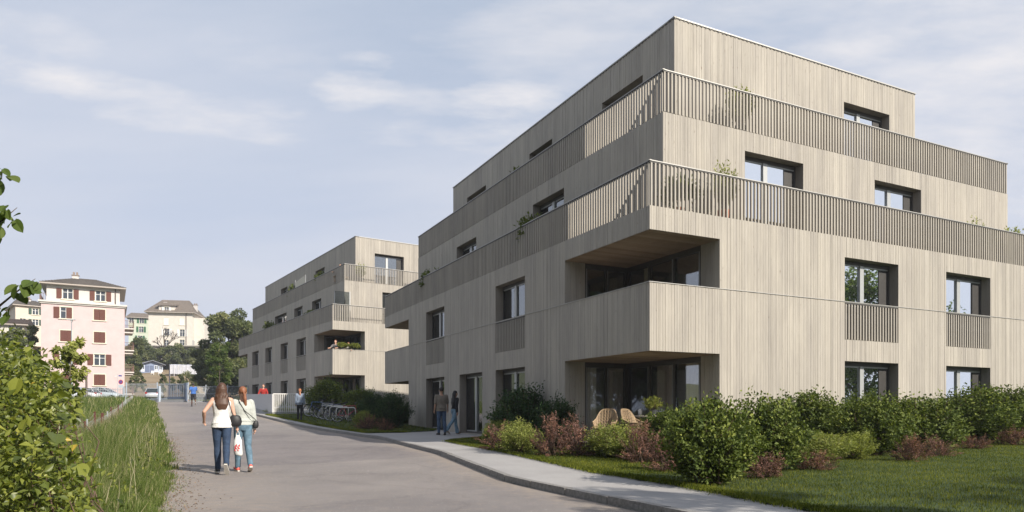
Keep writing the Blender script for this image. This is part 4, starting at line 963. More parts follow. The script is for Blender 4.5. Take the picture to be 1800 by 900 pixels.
def chimney(x, y, z0, z1, root, col=(.45, .42, .40), w=.45):
    m = MB(); m.box(x - w, x + w, y - w * .7, y + w * .7, z0, z1); c = m.build('chimney', C_('chimney_render', col, .9), root)
    m = MB(); m.box(x - w * 1.2, x + w * 1.2, y - w * .9, y + w * .9, z1, z1 + .12); m.box(x - w * .8, x - w * .2, -.2 + y, .2 + y, z1 + .12, z1 + .5); m.box(x + w * .2, x + w * .8, -.2 + y, .2 + y, z1 + .12, z1 + .5); m.build('chimney_cap', C_('chimney_pot', (.25, .2, .17), .9), c)
def corner_dir(pa, Ya, pb, Yb):
    a = Vector((*proj(pa, Ya), 0)); b = Vector((*proj(pb, Yb), 0)); d = b - a; return a, d.length, math.atan2(d.y, d.x)
def Z(py, Y): return EYE + (HOR - py) * Y / FPX
# ---- pink apartment house
def pink_house():
    A, Wd, rz = corner_dir(72, 88, 219, 92.6); D = 12.0; g = gz(A.x, A.y) - .4
    root = thing('pink_apartment_house', 'tall pale pink rendered house with brown shutters and set back attic storey', 'house', (A.x, A.y, 0), rz)
    PINK = C_('pink_render', (.60, .465, .46), .9, .06, 1.2); ATT = C_('attic_render', (.62, .58, .54), .9, .05, 1)
    F = Face(0, 0, 1, 0, 0, -1); S = Face(Wd, 0, 0, 1, 1, 0); S2 = Face(0, 0, 0, 1, -1, 0); zc = Z(530, 88); za = Z(495, 88)
    m = MB(); m.box(-.3, Wd + .3, -.3, D + .3, zc, zc + .22); m.box(-.15, Wd + .15, -.15, D + .15, zc - .18, zc - .001); m.build('cornice', ATT, root)
    i = .55
    hip_roof(Wd - 2 * i, D - 2 * i, za, 1.75, .75, 2.2, ROOFT, root, i, i)
    chimney(Wd * .38, D * .45, za + .8, Z(479, 92), root, (.55, .52, .50), .38)
    c1, c2 = Wd * .29, Wd * .69
    rows = [Z(560, 89.5), Z(600.5, 89.5), Z(640.5, 89.5), Z(676.5, 89.5)]
    ops = [(c, rows[q], 1.28, 1.42) for c in (c1, c2) for q in range(4)]; cut_wall(F, Wd, g, zc, ops, D, PINK, root)
    cut_wall(Face(i, i, 1, 0, 0, -1), Wd - 2 * i, zc + .2, za, [(x - i, Z(524.5, 89.5), 1.15, 1.3) for x in (c1 + .15, c2 + .1)], D - 2 * i, ATT, root, 'attic_wall')
    for x, row, st in ((c1, 0, 'h'), (c2, 0, 'c'), (c1, 1, 'c'), (c2, 1, 'c'), (c1, 2, 'o'), (c2, 2, 'o'), (c1, 3, 'c'), (c2, 3, 'c')): house_window(F, x, rows[row], 1.28, 1.42, st, root, SH_BROWN)
    FA = Face(0, i, 1, 0, 0, -1)
    for x in (c1 + .15, c2 + .1): house_window(FA, x, Z(524.5, 89.5), 1.15, 1.3, 'o', root, SH_BROWN)
    pipe = MB(); pipe.tube([(Wd - i - .5, i - .12, zc + .2), (Wd - i - .5, i - .12, za)], .06, 6); pipe.build('drain_pipe', C_('pipe_dark', (.12, .09, .08)), root)
    # balconies down the right hand side, each with its own slab and railing
    RB = C_('balcony_red', (.20, .06, .045), .8); MET = C_('balcony_metal', (.16, .09, .07), .6)
    for k in range(5):
        z = rows[3] - 1.0 + 2.93 * k
        if z > zc - 1: break
        for y0 in (1.2, 6.6):
            m = MB(); m.box(Wd, Wd + 1.15, y0, y0 + 3.6, z - .15, z); b = m.build('balcony', ATT, root)
            m = MB(); m.box(Wd + 1.1, Wd + 1.14, y0, y0 + 3.6, z + .95, z + 1.0)
            for q in range(20): m.box(Wd + 1.1, Wd + 1.13, y0 + q * .19, y0 + q * .19 + .03, z, z + .95)
            for q in range(6): m.box(Wd + q * .19, Wd + q * .19 + .03, y0, y0 + .03, z, z + .95)
            m.box(Wd, Wd + 1.14, y0, y0 + .03, z + .95, z + 1.0); m.build('railing', MET, b)['kind'] = 'stuff'
            m = MB(); m.box(Wd + .01, Wd + .04, y0 + .6, y0 + 2.6, z + .02, z + 2.2); m.build('balcony_door', RB, b)
    # roof terrace railing at the left of the attic
    m = MB(); m.box(-.15, -.11, -.1, D, zc + 1.05, zc + 1.1); m.box(-.15, i, -.12, -.08, zc + 1.05, zc + 1.1)
    for q in range(30): m.box(-.15, -.12, -.1 + q * .3, -.07 + q * .3, zc + .2, zc + 1.05)
    for q in range(4): m.box(-.15 + q * .2, -.12 + q * .2, -.12, -.09, zc + .2, zc + 1.05)
    m.build('terrace_railing', MET, root)['kind'] = 'stuff'
pink_house()
def simple_house(name, label, pa, Ya, pb, Yb, D, ybase, yeave, yridge, col, shut, wins, roofmat, ov=.6, ridge=3, base=None, ww=1.1, wh=1.5, chim=(), plinth=None, side=()):
    A, Wd, rz = corner_dir(pa, Ya, pb, Yb); Ym = (Ya + Yb) / 2; z0 = Z(ybase, Ym); ze = Z(yeave, Ym); zr = Z(yridge, Ym + D * .4)
    root = thing(name, label, 'house', (A.x, A.y, 0), rz); F = Face(0, 0, 1, 0, 0, -1)
    cut_wall(F, Wd, z0 - 3, ze, [(Wd * (px - pa) / (pb - pa), Z(py, Ym) - wh / 2, ww, wh) for px, py, st in wins], D, C_('render_' + name, col, .9, .06, 1.0), root)
    for px, py, st in wins:
        s = Wd * (px - pa) / (pb - pa); z = Z(py, Ym) - wh / 2; house_window(F, s, z, ww, wh, st, root, shut)
    S = Face(Wd + .17, 0, 0, 1, 1, 0)
    for y, py, st in side: house_window(S, y, Z(py, Ym) - wh / 2, ww, wh, st, root, shut)
    hip_roof(Wd, D, ze, zr - ze, ov, ridge, roofmat, root)
    for px, py0, py1 in chim: chimney(Wd * (px - pa) / (pb - pa), D * .4, Z(py0, Ym), Z(py1, Ym), root, (.6, .57, .54), .5)
    if plinth:
        m = MB(); m.box(-.04, Wd + .04, -.05, -.005, z0 - 3, Z(607, Ym)); m.box(Wd + .005, Wd + .05, 0, D, z0 - 3, Z(plinth, Ym)); m.build('plinth', C_('grey_plinth', (.42, .41, .41), .9), root)
    return root, A, Wd, rz, Ym
CREAM = (.65, .60, .54)
r_, A_, W_, rz_, Y_ = simple_house('cream_villa', 'cream villa with big brown hipped roof and dormer standing above the garden slope', 261, 188, 338, 190, 10, 609, 549, 527, CREAM, SH_WHITE,
    [(292, 565, 'c'), (320, 565, 'c'), (293, 584, 'o'), (320, 585, 'o'), (292, 604, 'n'), (320, 603, 'n')], ROOFB, .9, 7, ww=1.25, wh=1.9, chim=[(283, 540, 527), (337, 545, 532)], plinth=597, side=((3, 566, 'n'), (6.5, 585, 'o')))
def villa_extra():
    F = Face(0, 0, 1, 0, 0, -1); c = W_ * (293 - 261) / 77; z = Z(551, Y_)
    m = MB(); m.box(c - 2.0, c + 2.0, -.05, 3.5, z - .3, Z(538, Y_)); d = m.build('dormer', M['render_cream'] if 'render_cream' in M else C_('render_cream_villa', CREAM), r_)
    m = MB(); m.add([(c - 2.4, -.5, Z(538, Y_)), (c + 2.4, -.5, Z(538, Y_)), (c + 2.4, 4, Z(533, Y_)), (c - 2.4, 4, Z(533, Y_)), (c - 2.4, -.5, Z(536.5, Y_)), (c + 2.4, -.5, Z(536.5, Y_)), (c + 2.4, 4, Z(531.5, Y_)), (c - 2.4, 4, Z(531.5, Y_))], [(0, 3, 2, 1), (4, 5, 6, 7), (0, 1, 5, 4), (1, 2, 6, 5), (3, 0, 4, 7), (2, 3, 7, 6)]); m.build('dormer_roof', ROOFB, d)
    house_window(Face(0, -.22, 1, 0, 0, -1), c, Z(545, Y_) - .85, 1.1, 1.6, 'o', r_, SH_WHITE)
    m = MB(); m.box(W_ + .0, W_ + 2.6, 2.2, 8, 10, Z(556, Y_)); m.build('side_wing', C_('render_cream_villa', CREAM), r_)
    m = MB(); m.tube([(W_ * .86, -.1, Z(549, Y_)), (W_ * .86, -.1, Z(606, Y_))], .09, 6); m.build('drain_pipe', C_('pipe_dark', (.12, .09, .08)), r_)
villa_extra()
simple_house('green_house', 'pale green house with dark green shutters half hidden by the pink house', 226, 205, 262, 207, 9, 606, 558, 550, (.52, .56, .46), SH_GREEN,
    [(249, 563, 'o'), (248, 579, 'o'), (246, 595, 'o'), (231, 580, 'n'), (231, 563, 'n')], ROOFB, .7, 5, ww=1.2, wh=1.7)
simple_house('beige_house', 'beige house with grey hipped roof peeking out left of the pink house', 27, 128, 78, 131, 10, 580, 537, 528, (.60, .53, .45), SH_DGREEN,
    [(62, 547, 'o'), (62, 566, 'o'), (40, 566, 'n')], ROOFT, .5, 3, ww=1.0, wh=1.1, chim=[(54, 533, 522)])
simple_house('low_gabled_house', 'low white house under a dark brown roof at the left edge behind the hedge', -20, 104, 42, 106, 9, 596, 569, 560, (.58, .55, .50), SH_DGREEN, [(20, 578, 'n'), (33, 578, 'n')], C_('dark_brown_roof', (.06, .045, .04), .9), .6, 5, ww=.9, wh=.9)
def garden_shed():
    Y = 158; A, Wd, rz = corner_dir(247, 156, 287, 159); z0 = Z(654, Y); ze = Z(641, Y); zr = Z(633.5, Y)
    root = thing('garden_shed', 'small white and blue garden summerhouse at the top of the bare slope', 'shed', (A.x, A.y, 0), rz); wht = C_('shed_white', (.62, .66, .74), .7); blu = C_('shed_blue', (.22, .27, .40), .7)
    m = MB(); m.box(0, Wd, .3, 4, z0 - .8, ze); m.build('wall', blu, root)
    m = MB(); D = 4.4
    for s in (0, 1):
        x0, x1 = (-.4, Wd / 2) if s == 0 else (Wd + .4, Wd / 2); m.add([(x0, -.6, ze), (x1, -.6, zr), (x1, D, zr), (x0, D, ze), (x0, -.6, ze - .12), (x1, -.6, zr - .12), (x1, D, zr - .12), (x0, D, ze - .12)], [(0, 1, 2, 3), (4, 5, 6, 7), (0, 1, 5, 4), (3, 2, 6, 7), (0, 3, 7, 4)])
    m.build('roof', C_('shed_roof', (.20, .21, .25), .8), root)
    m = MB(); m.add([(0, .28, ze), (Wd, .28, ze), (Wd / 2, .28, zr)], [(0, 1, 2)]); m.build('gable', blu, root)
    for k in range(5):
        a = Wd * k / 5 + .08; b = Wd * (k + 1) / 5 - .08; m = MB()
        if k == 2 or k == 1: m.box(a, b, .22, .29, z0, ze - .25); m.build('door', C_('shed_door', (.10, .13, .22), .5), root); continue
        for q0, q1 in ((a, a + .1), (b - .1, b), ((a + b) / 2 - .05, (a + b) / 2 + .05)): m.box(q0, q1, .18, .29, z0 + .5, ze - .15)
        m.box(a, b, .17, .295, z0, z0 + .6); m.box(a, b, .17, .295, ze - .25, ze - .12); f = m.build('window', wht, root)
        m = MB(); m.box(a + .1, b - .1, .24, .28, z0 + .6, ze - .25); m.build('pane', M['house_glass'], f)
    for px, nm in ((268, 'left'), (281, 'right')):
        x, y = proj(px, 153); z = gz(x, y); r = thing('garden_chair', 'white garden chair before the summerhouse, %s one' % nm, 'chair', (x, y, z), .3, 'white chairs by the summerhouse')
        W2 = C_('white_plastic', (.75, .75, .76), .5); m = MB(); m.box(-.3, .3, -.3, .3, .38, .45); m.build('seat', W2, r); m = MB(); m.box(-.3, .3, .25, .33, .45, .95); m.build('backrest', W2, r)
        for a in (-.26, .22):
            for b in (-.26, .22): m = MB(); m.box(a, a + .05, b, b + .05, 0, .38); m.build('leg', W2, r)
garden_shed()
def poly_tunnel():
    Y = 150; A, Wd, rz = corner_dir(299, 150, 357, 152); z0 = Z(657, Y); z1 = Z(641.5, Y); root = thing('plastic_greenhouse', 'long greenhouse under pale grey plastic sheet right of the summerhouse', 'greenhouse', (A.x, A.y, 0), rz)
    rs = random.Random(3); m = MB(); n = 26; k = 7; V = []
    for i in range(n + 1):
        for j in range(k):
            a = j / (k - 1); x = Wd * i / n; y = 0 if j < 3 else (j - 2) * .8; z = z0 + (z1 - z0) * min(1, a * 3.0 if j < 3 else 1) + (.25 * math.sin(math.pi * (j - 2) / 5) if j >= 3 else 0)
            if j == 1: z = z0 + (z1 - z0) * .5
            if j == 2: z = z1
            V.append((x, y + rs.uniform(-.06, .06), z + rs.uniform(-.05, .05)))
    m.add(V, [(i * k + j, (i + 1) * k + j, (i + 1) * k + j + 1, i * k + j + 1) for i in range(n) for j in range(k - 1)]); m.build('plastic_sheet', C_('plastic_sheet', (.50, .51, .56), .35, .12, 2), root)
    for i in range(0, 9):
        m = MB(); x = Wd * i / 8; m.tube([(x, -.08, z0 - .6), (x, -.08, z1 + .02)], .05, 5); m.build('hoop', C_('hoop_white', (.65, .65, .66), .5), root)
poly_tunnel()
def retaining_wall():
    rs = random.Random(7); root = thing('stone_retaining_wall', 'rough stone retaining wall holding the ground under the cream villa', 'wall', (*proj(262, 176), 0), 0); o = root.location
    a = Vector((*proj(255, 175.5), 0)) - o; b = Vector((*proj(362, 177.5), 0)) - o; n = 34; zt, zb = Z(609, 176), Z(640, 176)
    back = MB(); back.add([(a.x, a.y + .3, zb), (b.x, b.y + .3, zb), (b.x, b.y + .3, zt), (a.x, a.y + .3, zt), (a.x, a.y + 1.2, zb), (b.x, b.y + 1.2, zb), (b.x, b.y + 1.2, zt), (a.x, a.y + 1.2, zt)], [(0, 1, 2, 3), (3, 2, 6, 7), (0, 3, 7, 4), (1, 5, 6, 2)]); back.build('wall_core', STONE, root)
    m = MB(); rows = 9
    for r in range(rows):
        for i in range(n):
            q0 = (i + (.5 if r % 2 else 0)) / n; q1 = q0 + .93 / n; p0, p1 = a.lerp(b, q0), a.lerp(b, q1); z0 = zb + (zt - zb) * r / rows; z1 = zb + (zt - zb) * (r + .92) / rows; d = rs.uniform(0, .15)
            m.box(p0.x, p1.x, p0.y - d, p0.y + .3, z0, z1)
    m.build('stones', STONE, root)['kind'] = 'stuff'
    m = MB(); m.box(a.x, b.x, a.y - .1, a.y + 1.2, zt, zt + .25); m.build('coping', C_('coping', (.45, .42, .38)), root)
retaining_wall()
def bare_tree():
    x, y = proj(287, 172); r = thing('bare_tree', 'leafless gnarled tree reaching up before the cream villa', 'tree', (x, y, gz(x, y)), 0); rs = random.Random(6); m = MB()
    def grow(p, d, L, rad, k):
        e = p + d * L; m.tube([p, p.lerp(e, .5) + Vector((rs.uniform(-.2, .2), 0, rs.uniform(0, .2))), e], [rad, rad * .8, rad * .6], 5)
        if k == 0: return
        for q in range(3):
            dd = (d + Vector((rs.uniform(-.9, .9), rs.uniform(-.5, .5), rs.uniform(-.1, .5)))).normalized(); grow(e, dd, L * rs.uniform(.55, .8), rad * .6, k - 1)
    grow(Vector((0, 0, 0)), Vector((.1, 0, 1)).normalized(), 3.6, .3, 4); m.build('trunk', M['bark'], r)
bare_tree()
# ------------------------------------------------------------------ street furniture at the far end
def picket_fence():
    met = C_('fence_bars', (.40, .43, .47), .5, .1, 12, .3); post = C_('pale_post', (.42, .48, .56), .5)
    def run(label, pts, h, top=True, group='metal bar fences at the end of the road'):
        a0 = Vector((*proj(*pts[0]), 0)); z0 = gz(a0.x, a0.y); root = thing('bar_fence', label, 'fence', (a0.x, a0.y, z0), 0, group); o = Vector((a0.x, a0.y, z0)); m = MB()
        P = [Vector((*proj(*p), 0)) for p in pts]
        for a, b in zip(P[:-1], P[1:]):
            L = (b - a).length; n = int(L / .16); d = (b - a).normalized()
            for i in range(n + 1):
                p = a.lerp(b, i / n); z = gz(p.x, p.y); m.box(p.x - .02 - o.x, p.x + .02 - o.x, p.y - o.y - .01, p.y + .01 - o.y, z - o.z + .05, z + h - o.z)
            for q in (.15, h - .15):
                za, zb = gz(a.x, a.y) + q, gz(b.x, b.y) + q; m.tube([a - o + Vector((0, 0, za)), b - o + Vector((0, 0, zb))], .022, 4)
        m.v = [(x, y, z) for x, y, z in m.v]; m.build('bars', met, root)['kind'] = 'stuff'
        for a, b in zip(P[:-1], P[1:]):
            n = max(1, int((b - a).length / 3.2))
            for i in range(n + 1):
                p = a.lerp(b, i / n); z = gz(p.x, p.y); k = MB(); k.box(p.x - o.x - .06, p.x - o.x + .06, p.y - o.y - .05, p.y - o.y + .05, z - o.z, z - o.z + h + .1); k.build('fence_post', post, root)
    run('long metal bar fence in front of the parked cars under the pink house', [(60, 68), (218, 74)], 1.35)
    run('tall metal bar fence behind the silver hatchback at the foot of the garden', [(222, 92), (331, 92)], 2.1)
picket_fence()
# tube() positions in the fence runs are relative; low wall and gate
def gate():
    Y = 66; A, Wd, rz = corner_dir(262, 69, 327, 66.5); g = gz(A.x, A.y); root = thing('sliding_gate', 'open metal sliding gate on a low kerb at the end of the road', 'gate', (A.x, A.y, g), rz); blue = C_('gate_blue', (.10, .13, .19), .5); pale = C_('pale_post', (.42, .48, .56))
    m = MB(); m.box(-1.2, Wd, -.15, .15, -.3, .16); m.build('kerb_wall', M['concrete'], root)
    m = MB(); m.box(Wd - .12, Wd + .12, -.1, .1, 0, 1.75); m.build('gate_post', blue, root); m = MB(); m.box(1.7, 1.92, -.3, -.1, -.1, 1.5); m.build('bollard_post', pale, root)
    m = MB(); m.box(Wd * .52, Wd - .14, -.05, .05, .2, .42); m.build('lower_beam', blue, root)
    m = MB(); m.box(-1.2, Wd * .52, -.04, .04, .2, .28); m.build('track_rail', pale, root)
    m = MB(); m.box(Wd * .52, Wd - .14, -.02, .02, 1.55, 1.62)
    for i in range(22): x = Wd * .52 + (Wd * .46 - .1) * i / 22; m.box(x, x + .025, -.015, .015, .42, 1.55)
    m.build('gate_bars', blue, root)['kind'] = 'stuff'
gate()
def chain_link():
    root = thing('chain_link_fence', 'chain link fence with pale posts behind the jogger', 'fence', (*proj(330, 66), 0), 0); o = root.location; met = C_('fence_bars', (.40, .43, .47)); pts = [(330, 66), (362, 68), (400, 66), (436, 62)]; m = MB()
    P = [Vector((*proj(*p), 0)) for p in pts]
    for a, b in zip(P[:-1], P[1:]):
        n = 9
        for i in range(n * 3):
            p = a.lerp(b, i / (n * 3)); z = gz(p.x, p.y); q = a.lerp(b, min(1, (i + 5) / (n * 3))); m.tube([p - o + Vector((0, 0, z)), q - o + Vector((0, 0, z + 1.5))], .005, 3, cap=False); m.tube([p - o + Vector((0, 0, z + 1.5)), q - o + Vector((0, 0, z))], .005, 3, cap=False)
        for q in (.05, .8, 1.5): m.tube([a - o + Vector((0, 0, gz(a.x, a.y) + q)), b - o + Vector((0, 0, gz(b.x, b.y) + q))], .012, 4)
    m.build('wire_mesh', met, root)['kind'] = 'stuff'
    for p in P:
        k = MB(); z = gz(p.x, p.y); k.tube([p - o + Vector((0, 0, z - .1)), p - o + Vector((0, 0, z + 1.65))], .05, 6); k.build('fence_post', met, root)
chain_link()
def lamp_and_signs():
    x, y = proj(126, 80); z = gz(x, y); r = thing('street_lamp', 'slim grey street lamp before the pink house', 'street lamp', (x, y, z), 0); H = Z(563, 80) - z
    MB().tube([(0, 0, 0), (0, 0, H)], [.09, .05], 8).build('pole', C_('lamp_grey', (.30, .33, .36), .5), r); m = MB(); m.box(-.45, .45, -.12, .12, H, H + .14); m.box(-.08, .08, -.08, .08, H - .2, H); m.build('lamp_head', C_('lamp_head', (.5, .5, .5), .4), r)
    x, y = proj(152, 77); z = gz(x, y); r = thing('wooden_post', 'tall dark wooden post standing by the fence under the pink house', 'post', (x, y, z), 0); MB().tube([(0, 0, -.2), (0, 0, Z(650, 77) - z)], [.13, .10], 7).build('post', C_('old_timber', (.14, .11, .10), .9), r)
    x, y = proj(207, 72); z = gz(x, y); r = thing('sign_pole', 'pole with small blue street name plates and a round no parking sign', 'sign', (x, y, z), 0); h = Z(657, 72) - z
    MB().tube([(0, 0, 0), (0, 0, h)], .035, 6).build('pole', C_('sign_pole_grey', (.45, .47, .5), .4), r)
    BL = C_('sign_blue', (.05, .09, .35), .4); RD = C_('sign_red', (.5, .03, .03), .4); WHT = C_('sign_white', (.75, .75, .75), .4)
    MB().box(.1, .42, -.03, 0, h - .28, h - .14).build('name_plate', BL, r); MB().box(-.3, -.05, -.03, 0, h - .3, h - .2).build('name_plate', WHT, r)
    m = MB(); c = (.33, -.05, h - .85); m.tube([(c[0], -.03, c[2]), (c[0], -.06, c[2])], .23, 18); s = m.build('round_sign', RD, r)
    MB().tube([(c[0], -.062, c[2]), (c[0], -.066, c[2])], .165, 18).build('blue_disc', BL, s); m = MB(); m.box(-.16, .16, -.071, -.067, -.022, .022); m.v = [(c[0] + p[0] * .7 + p[2] * .7, p[1], c[2] - p[0] * .7 + p[2] * .7) for p in m.v]; m.build('red_bar', RD, s)
    MB().box(.08, .58, -.03, 0, h - 1.45, h - 1.15).build('plate', C_('plate_grey', (.5, .55, .6)), r)
    x, y = proj(401, 108); 
    x, y = proj(298, 112); z = gz(x, y); r = thing('dark_pole', 'thin dark utility pole rising from the garden slope', 'pole', (x, y, z), 0); MB().tube([(0, 0, 0), (0, 0, Z(640, 112) - z)], [.11, .08], 7).build('pole', C_('dark_pole', (.07, .07, .09)), r)
    x, y, z = gpix(329, 705); r = thing('traffic_cone', 'small red and white traffic cone at the road end beside the gate', 'cone', (x, y, z), 0)
    MB().tube([(0, 0, .04), (0, 0, .25)], [.14, .10], 12).tube([(0, 0, .38), (0, 0, .55)], [.07, .03], 12).build('cone_body', C_('cone_red', (.6, .06, .03)), r); MB().tube([(0, 0, .25), (0, 0, .38)], [.102, .072], 12).build('white_band', WHT, r); MB().box(-.2, .2, -.2, .2, 0, .04).build('base', C_('cone_base', (.05, .05, .05)), r)
lamp_and_signs()
# ------------------------------------------------------------------ cars
def car(label, px, Y, rz, col, kind='hatch'):
    x, y = proj(px, Y); r = thing('parked_car', label, 'car', (x, y, gz(x, y)), rz, 'cars parked at the end of the road'); P = C_('paint_' + kind, col, .25, .03, 2, .3); GL = C_('car_glass', (.03, .04, .045), .08, .05)
    # body as lofted cross sections along x (length): (x, half width, z bottom, z belt)
    L = 4.1; sec = [(-2.05, .62, .38, .62), (-1.98, .78, .28, .80), (-1.5, .84, .24, .92), (-.6, .86, .22, .95), (.5, .86, .22, .95), (1.2, .85, .24, .88), (1.75, .78, .28, .74), (2.02, .58, .36, .58)]
    m = MB(); V = []; F = []
    for sx, w, zb, zt in sec: V += [(sx, -w * .92, zb), (sx, -w, (zb + zt) / 2), (sx, -w * .93, zt), (sx, 0, zt + .03), (sx, w * .93, zt), (sx, w, (zb + zt) / 2), (sx, w * .92, zb), (sx, 0, zb - .02)]
    for i in range(len(sec) - 1):
        for k in range(8): F.append((i * 8 + k, (i + 1) * 8 + k, (i + 1) * 8 + (k + 1) % 8, i * 8 + (k + 1) % 8))
    F += [tuple(range(8)), tuple(range(len(V) - 8, len(V)))]; m.add(V, F); m.build('body', P, r, True)
    cab = [(-1.85, .66, .93), (-1.5, .62, 1.36), (-.2, .64, 1.46), (.35, .62, 1.40), (1.15, .68, .92)]
    m = MB(); V = []; F = []
    for sx, w, z in cab: V += [(sx, -w if z > 1 else -w * 1.15, z), (sx, w if z > 1 else w * 1.15, z)]
    lo = len(V)
    for sx, w, z in cab: V += [(sx, -.79, .90), (sx, .79, .90)]
    for i in range(len(cab) - 1):
        F.append((2 * i, 2 * i + 2, 2 * i + 3, 2 * i + 1)); F.append((lo + 2 * i, 2 * i, 2 * i + 2, lo + 2 * i + 2)); F.append((lo + 2 * i + 1, lo + 2 * i + 3, 2 * i + 3, 2 * i + 1))
    m.add(V, F); m.build('windows', GL, r)
    m = MB(); m.add([(-1.55, -.6, 1.37), (-.2, -.62, 1.475), (.32, -.6, 1.42), (.32, .6, 1.42), (-.2, .62, 1.475), (-1.55, .6, 1.37)], [(0, 1, 4, 5), (1, 2, 3, 4)])
    for s in (-1, 1):
        for a, b in (((-1.85, .78, .92), (-1.5, .63, 1.37)), ((-.25, .79, .92), (-.2, .645, 1.46)), ((1.15, .79, .90), (.35, .63, 1.40)), ((-1.5, .63, 1.37), (-.2, .645, 1.47)), ((-.2, .645, 1.47), (.35, .63, 1.41))): m.tube([(a[0], a[1] * s, a[2]), (b[0], b[1] * s, b[2])], .035, 5)
    m.build('roof', P, r)
    for sx in (-1.3, 1.3):
        for s in (-1, 1):
            m = MB(); m.tube([(sx, s * .68, .31), (sx, s * .87, .31)], .31, 16); w = m.build('wheel', C_('tyre', (.02, .02, .02), .9), r); m = MB(); m.tube([(sx, s * .86, .31), (sx, s * .88, .31)], .19, 12); m.build('rim', C_('rim', (.5, .5, .52), .3, .05, 5, .8), w)
    for s in (-1, 1):
        m = MB(); m.box(-2.04, -1.9, s * .55, s * .76, .72, .92) if s > 0 else m.box(-2.04, -1.9, -.76, -.55, .72, .92); m.build('tail_light', C_('tail_red', (.35, .02, .02), .3), r)
        m = MB(); m.box(1.82, 1.99, min(s * .42, s * .7), max(s * .42, s * .7), .56, .68); m.build('headlight', C_('headlight', (.7, .7, .7), .2), r)
    m = MB(); m.box(-2.07, -2.03, -.26, .26, .52, .63); m.build('number_plate', C_('plate_white', (.7, .7, .68)), r)
    return r
car('silver hatchback seen from behind through the gate', 272, 88, R(108), (.55, .57, .62), 'silver')
car('white car parked behind the bar fence below the left windows of the pink house', 140, 78, R(186), (.75, .76, .78), 'white')
car('pale silver car with big side windows parked right of the white one', 181, 80, R(5), (.55, .62, .66), 'pale')
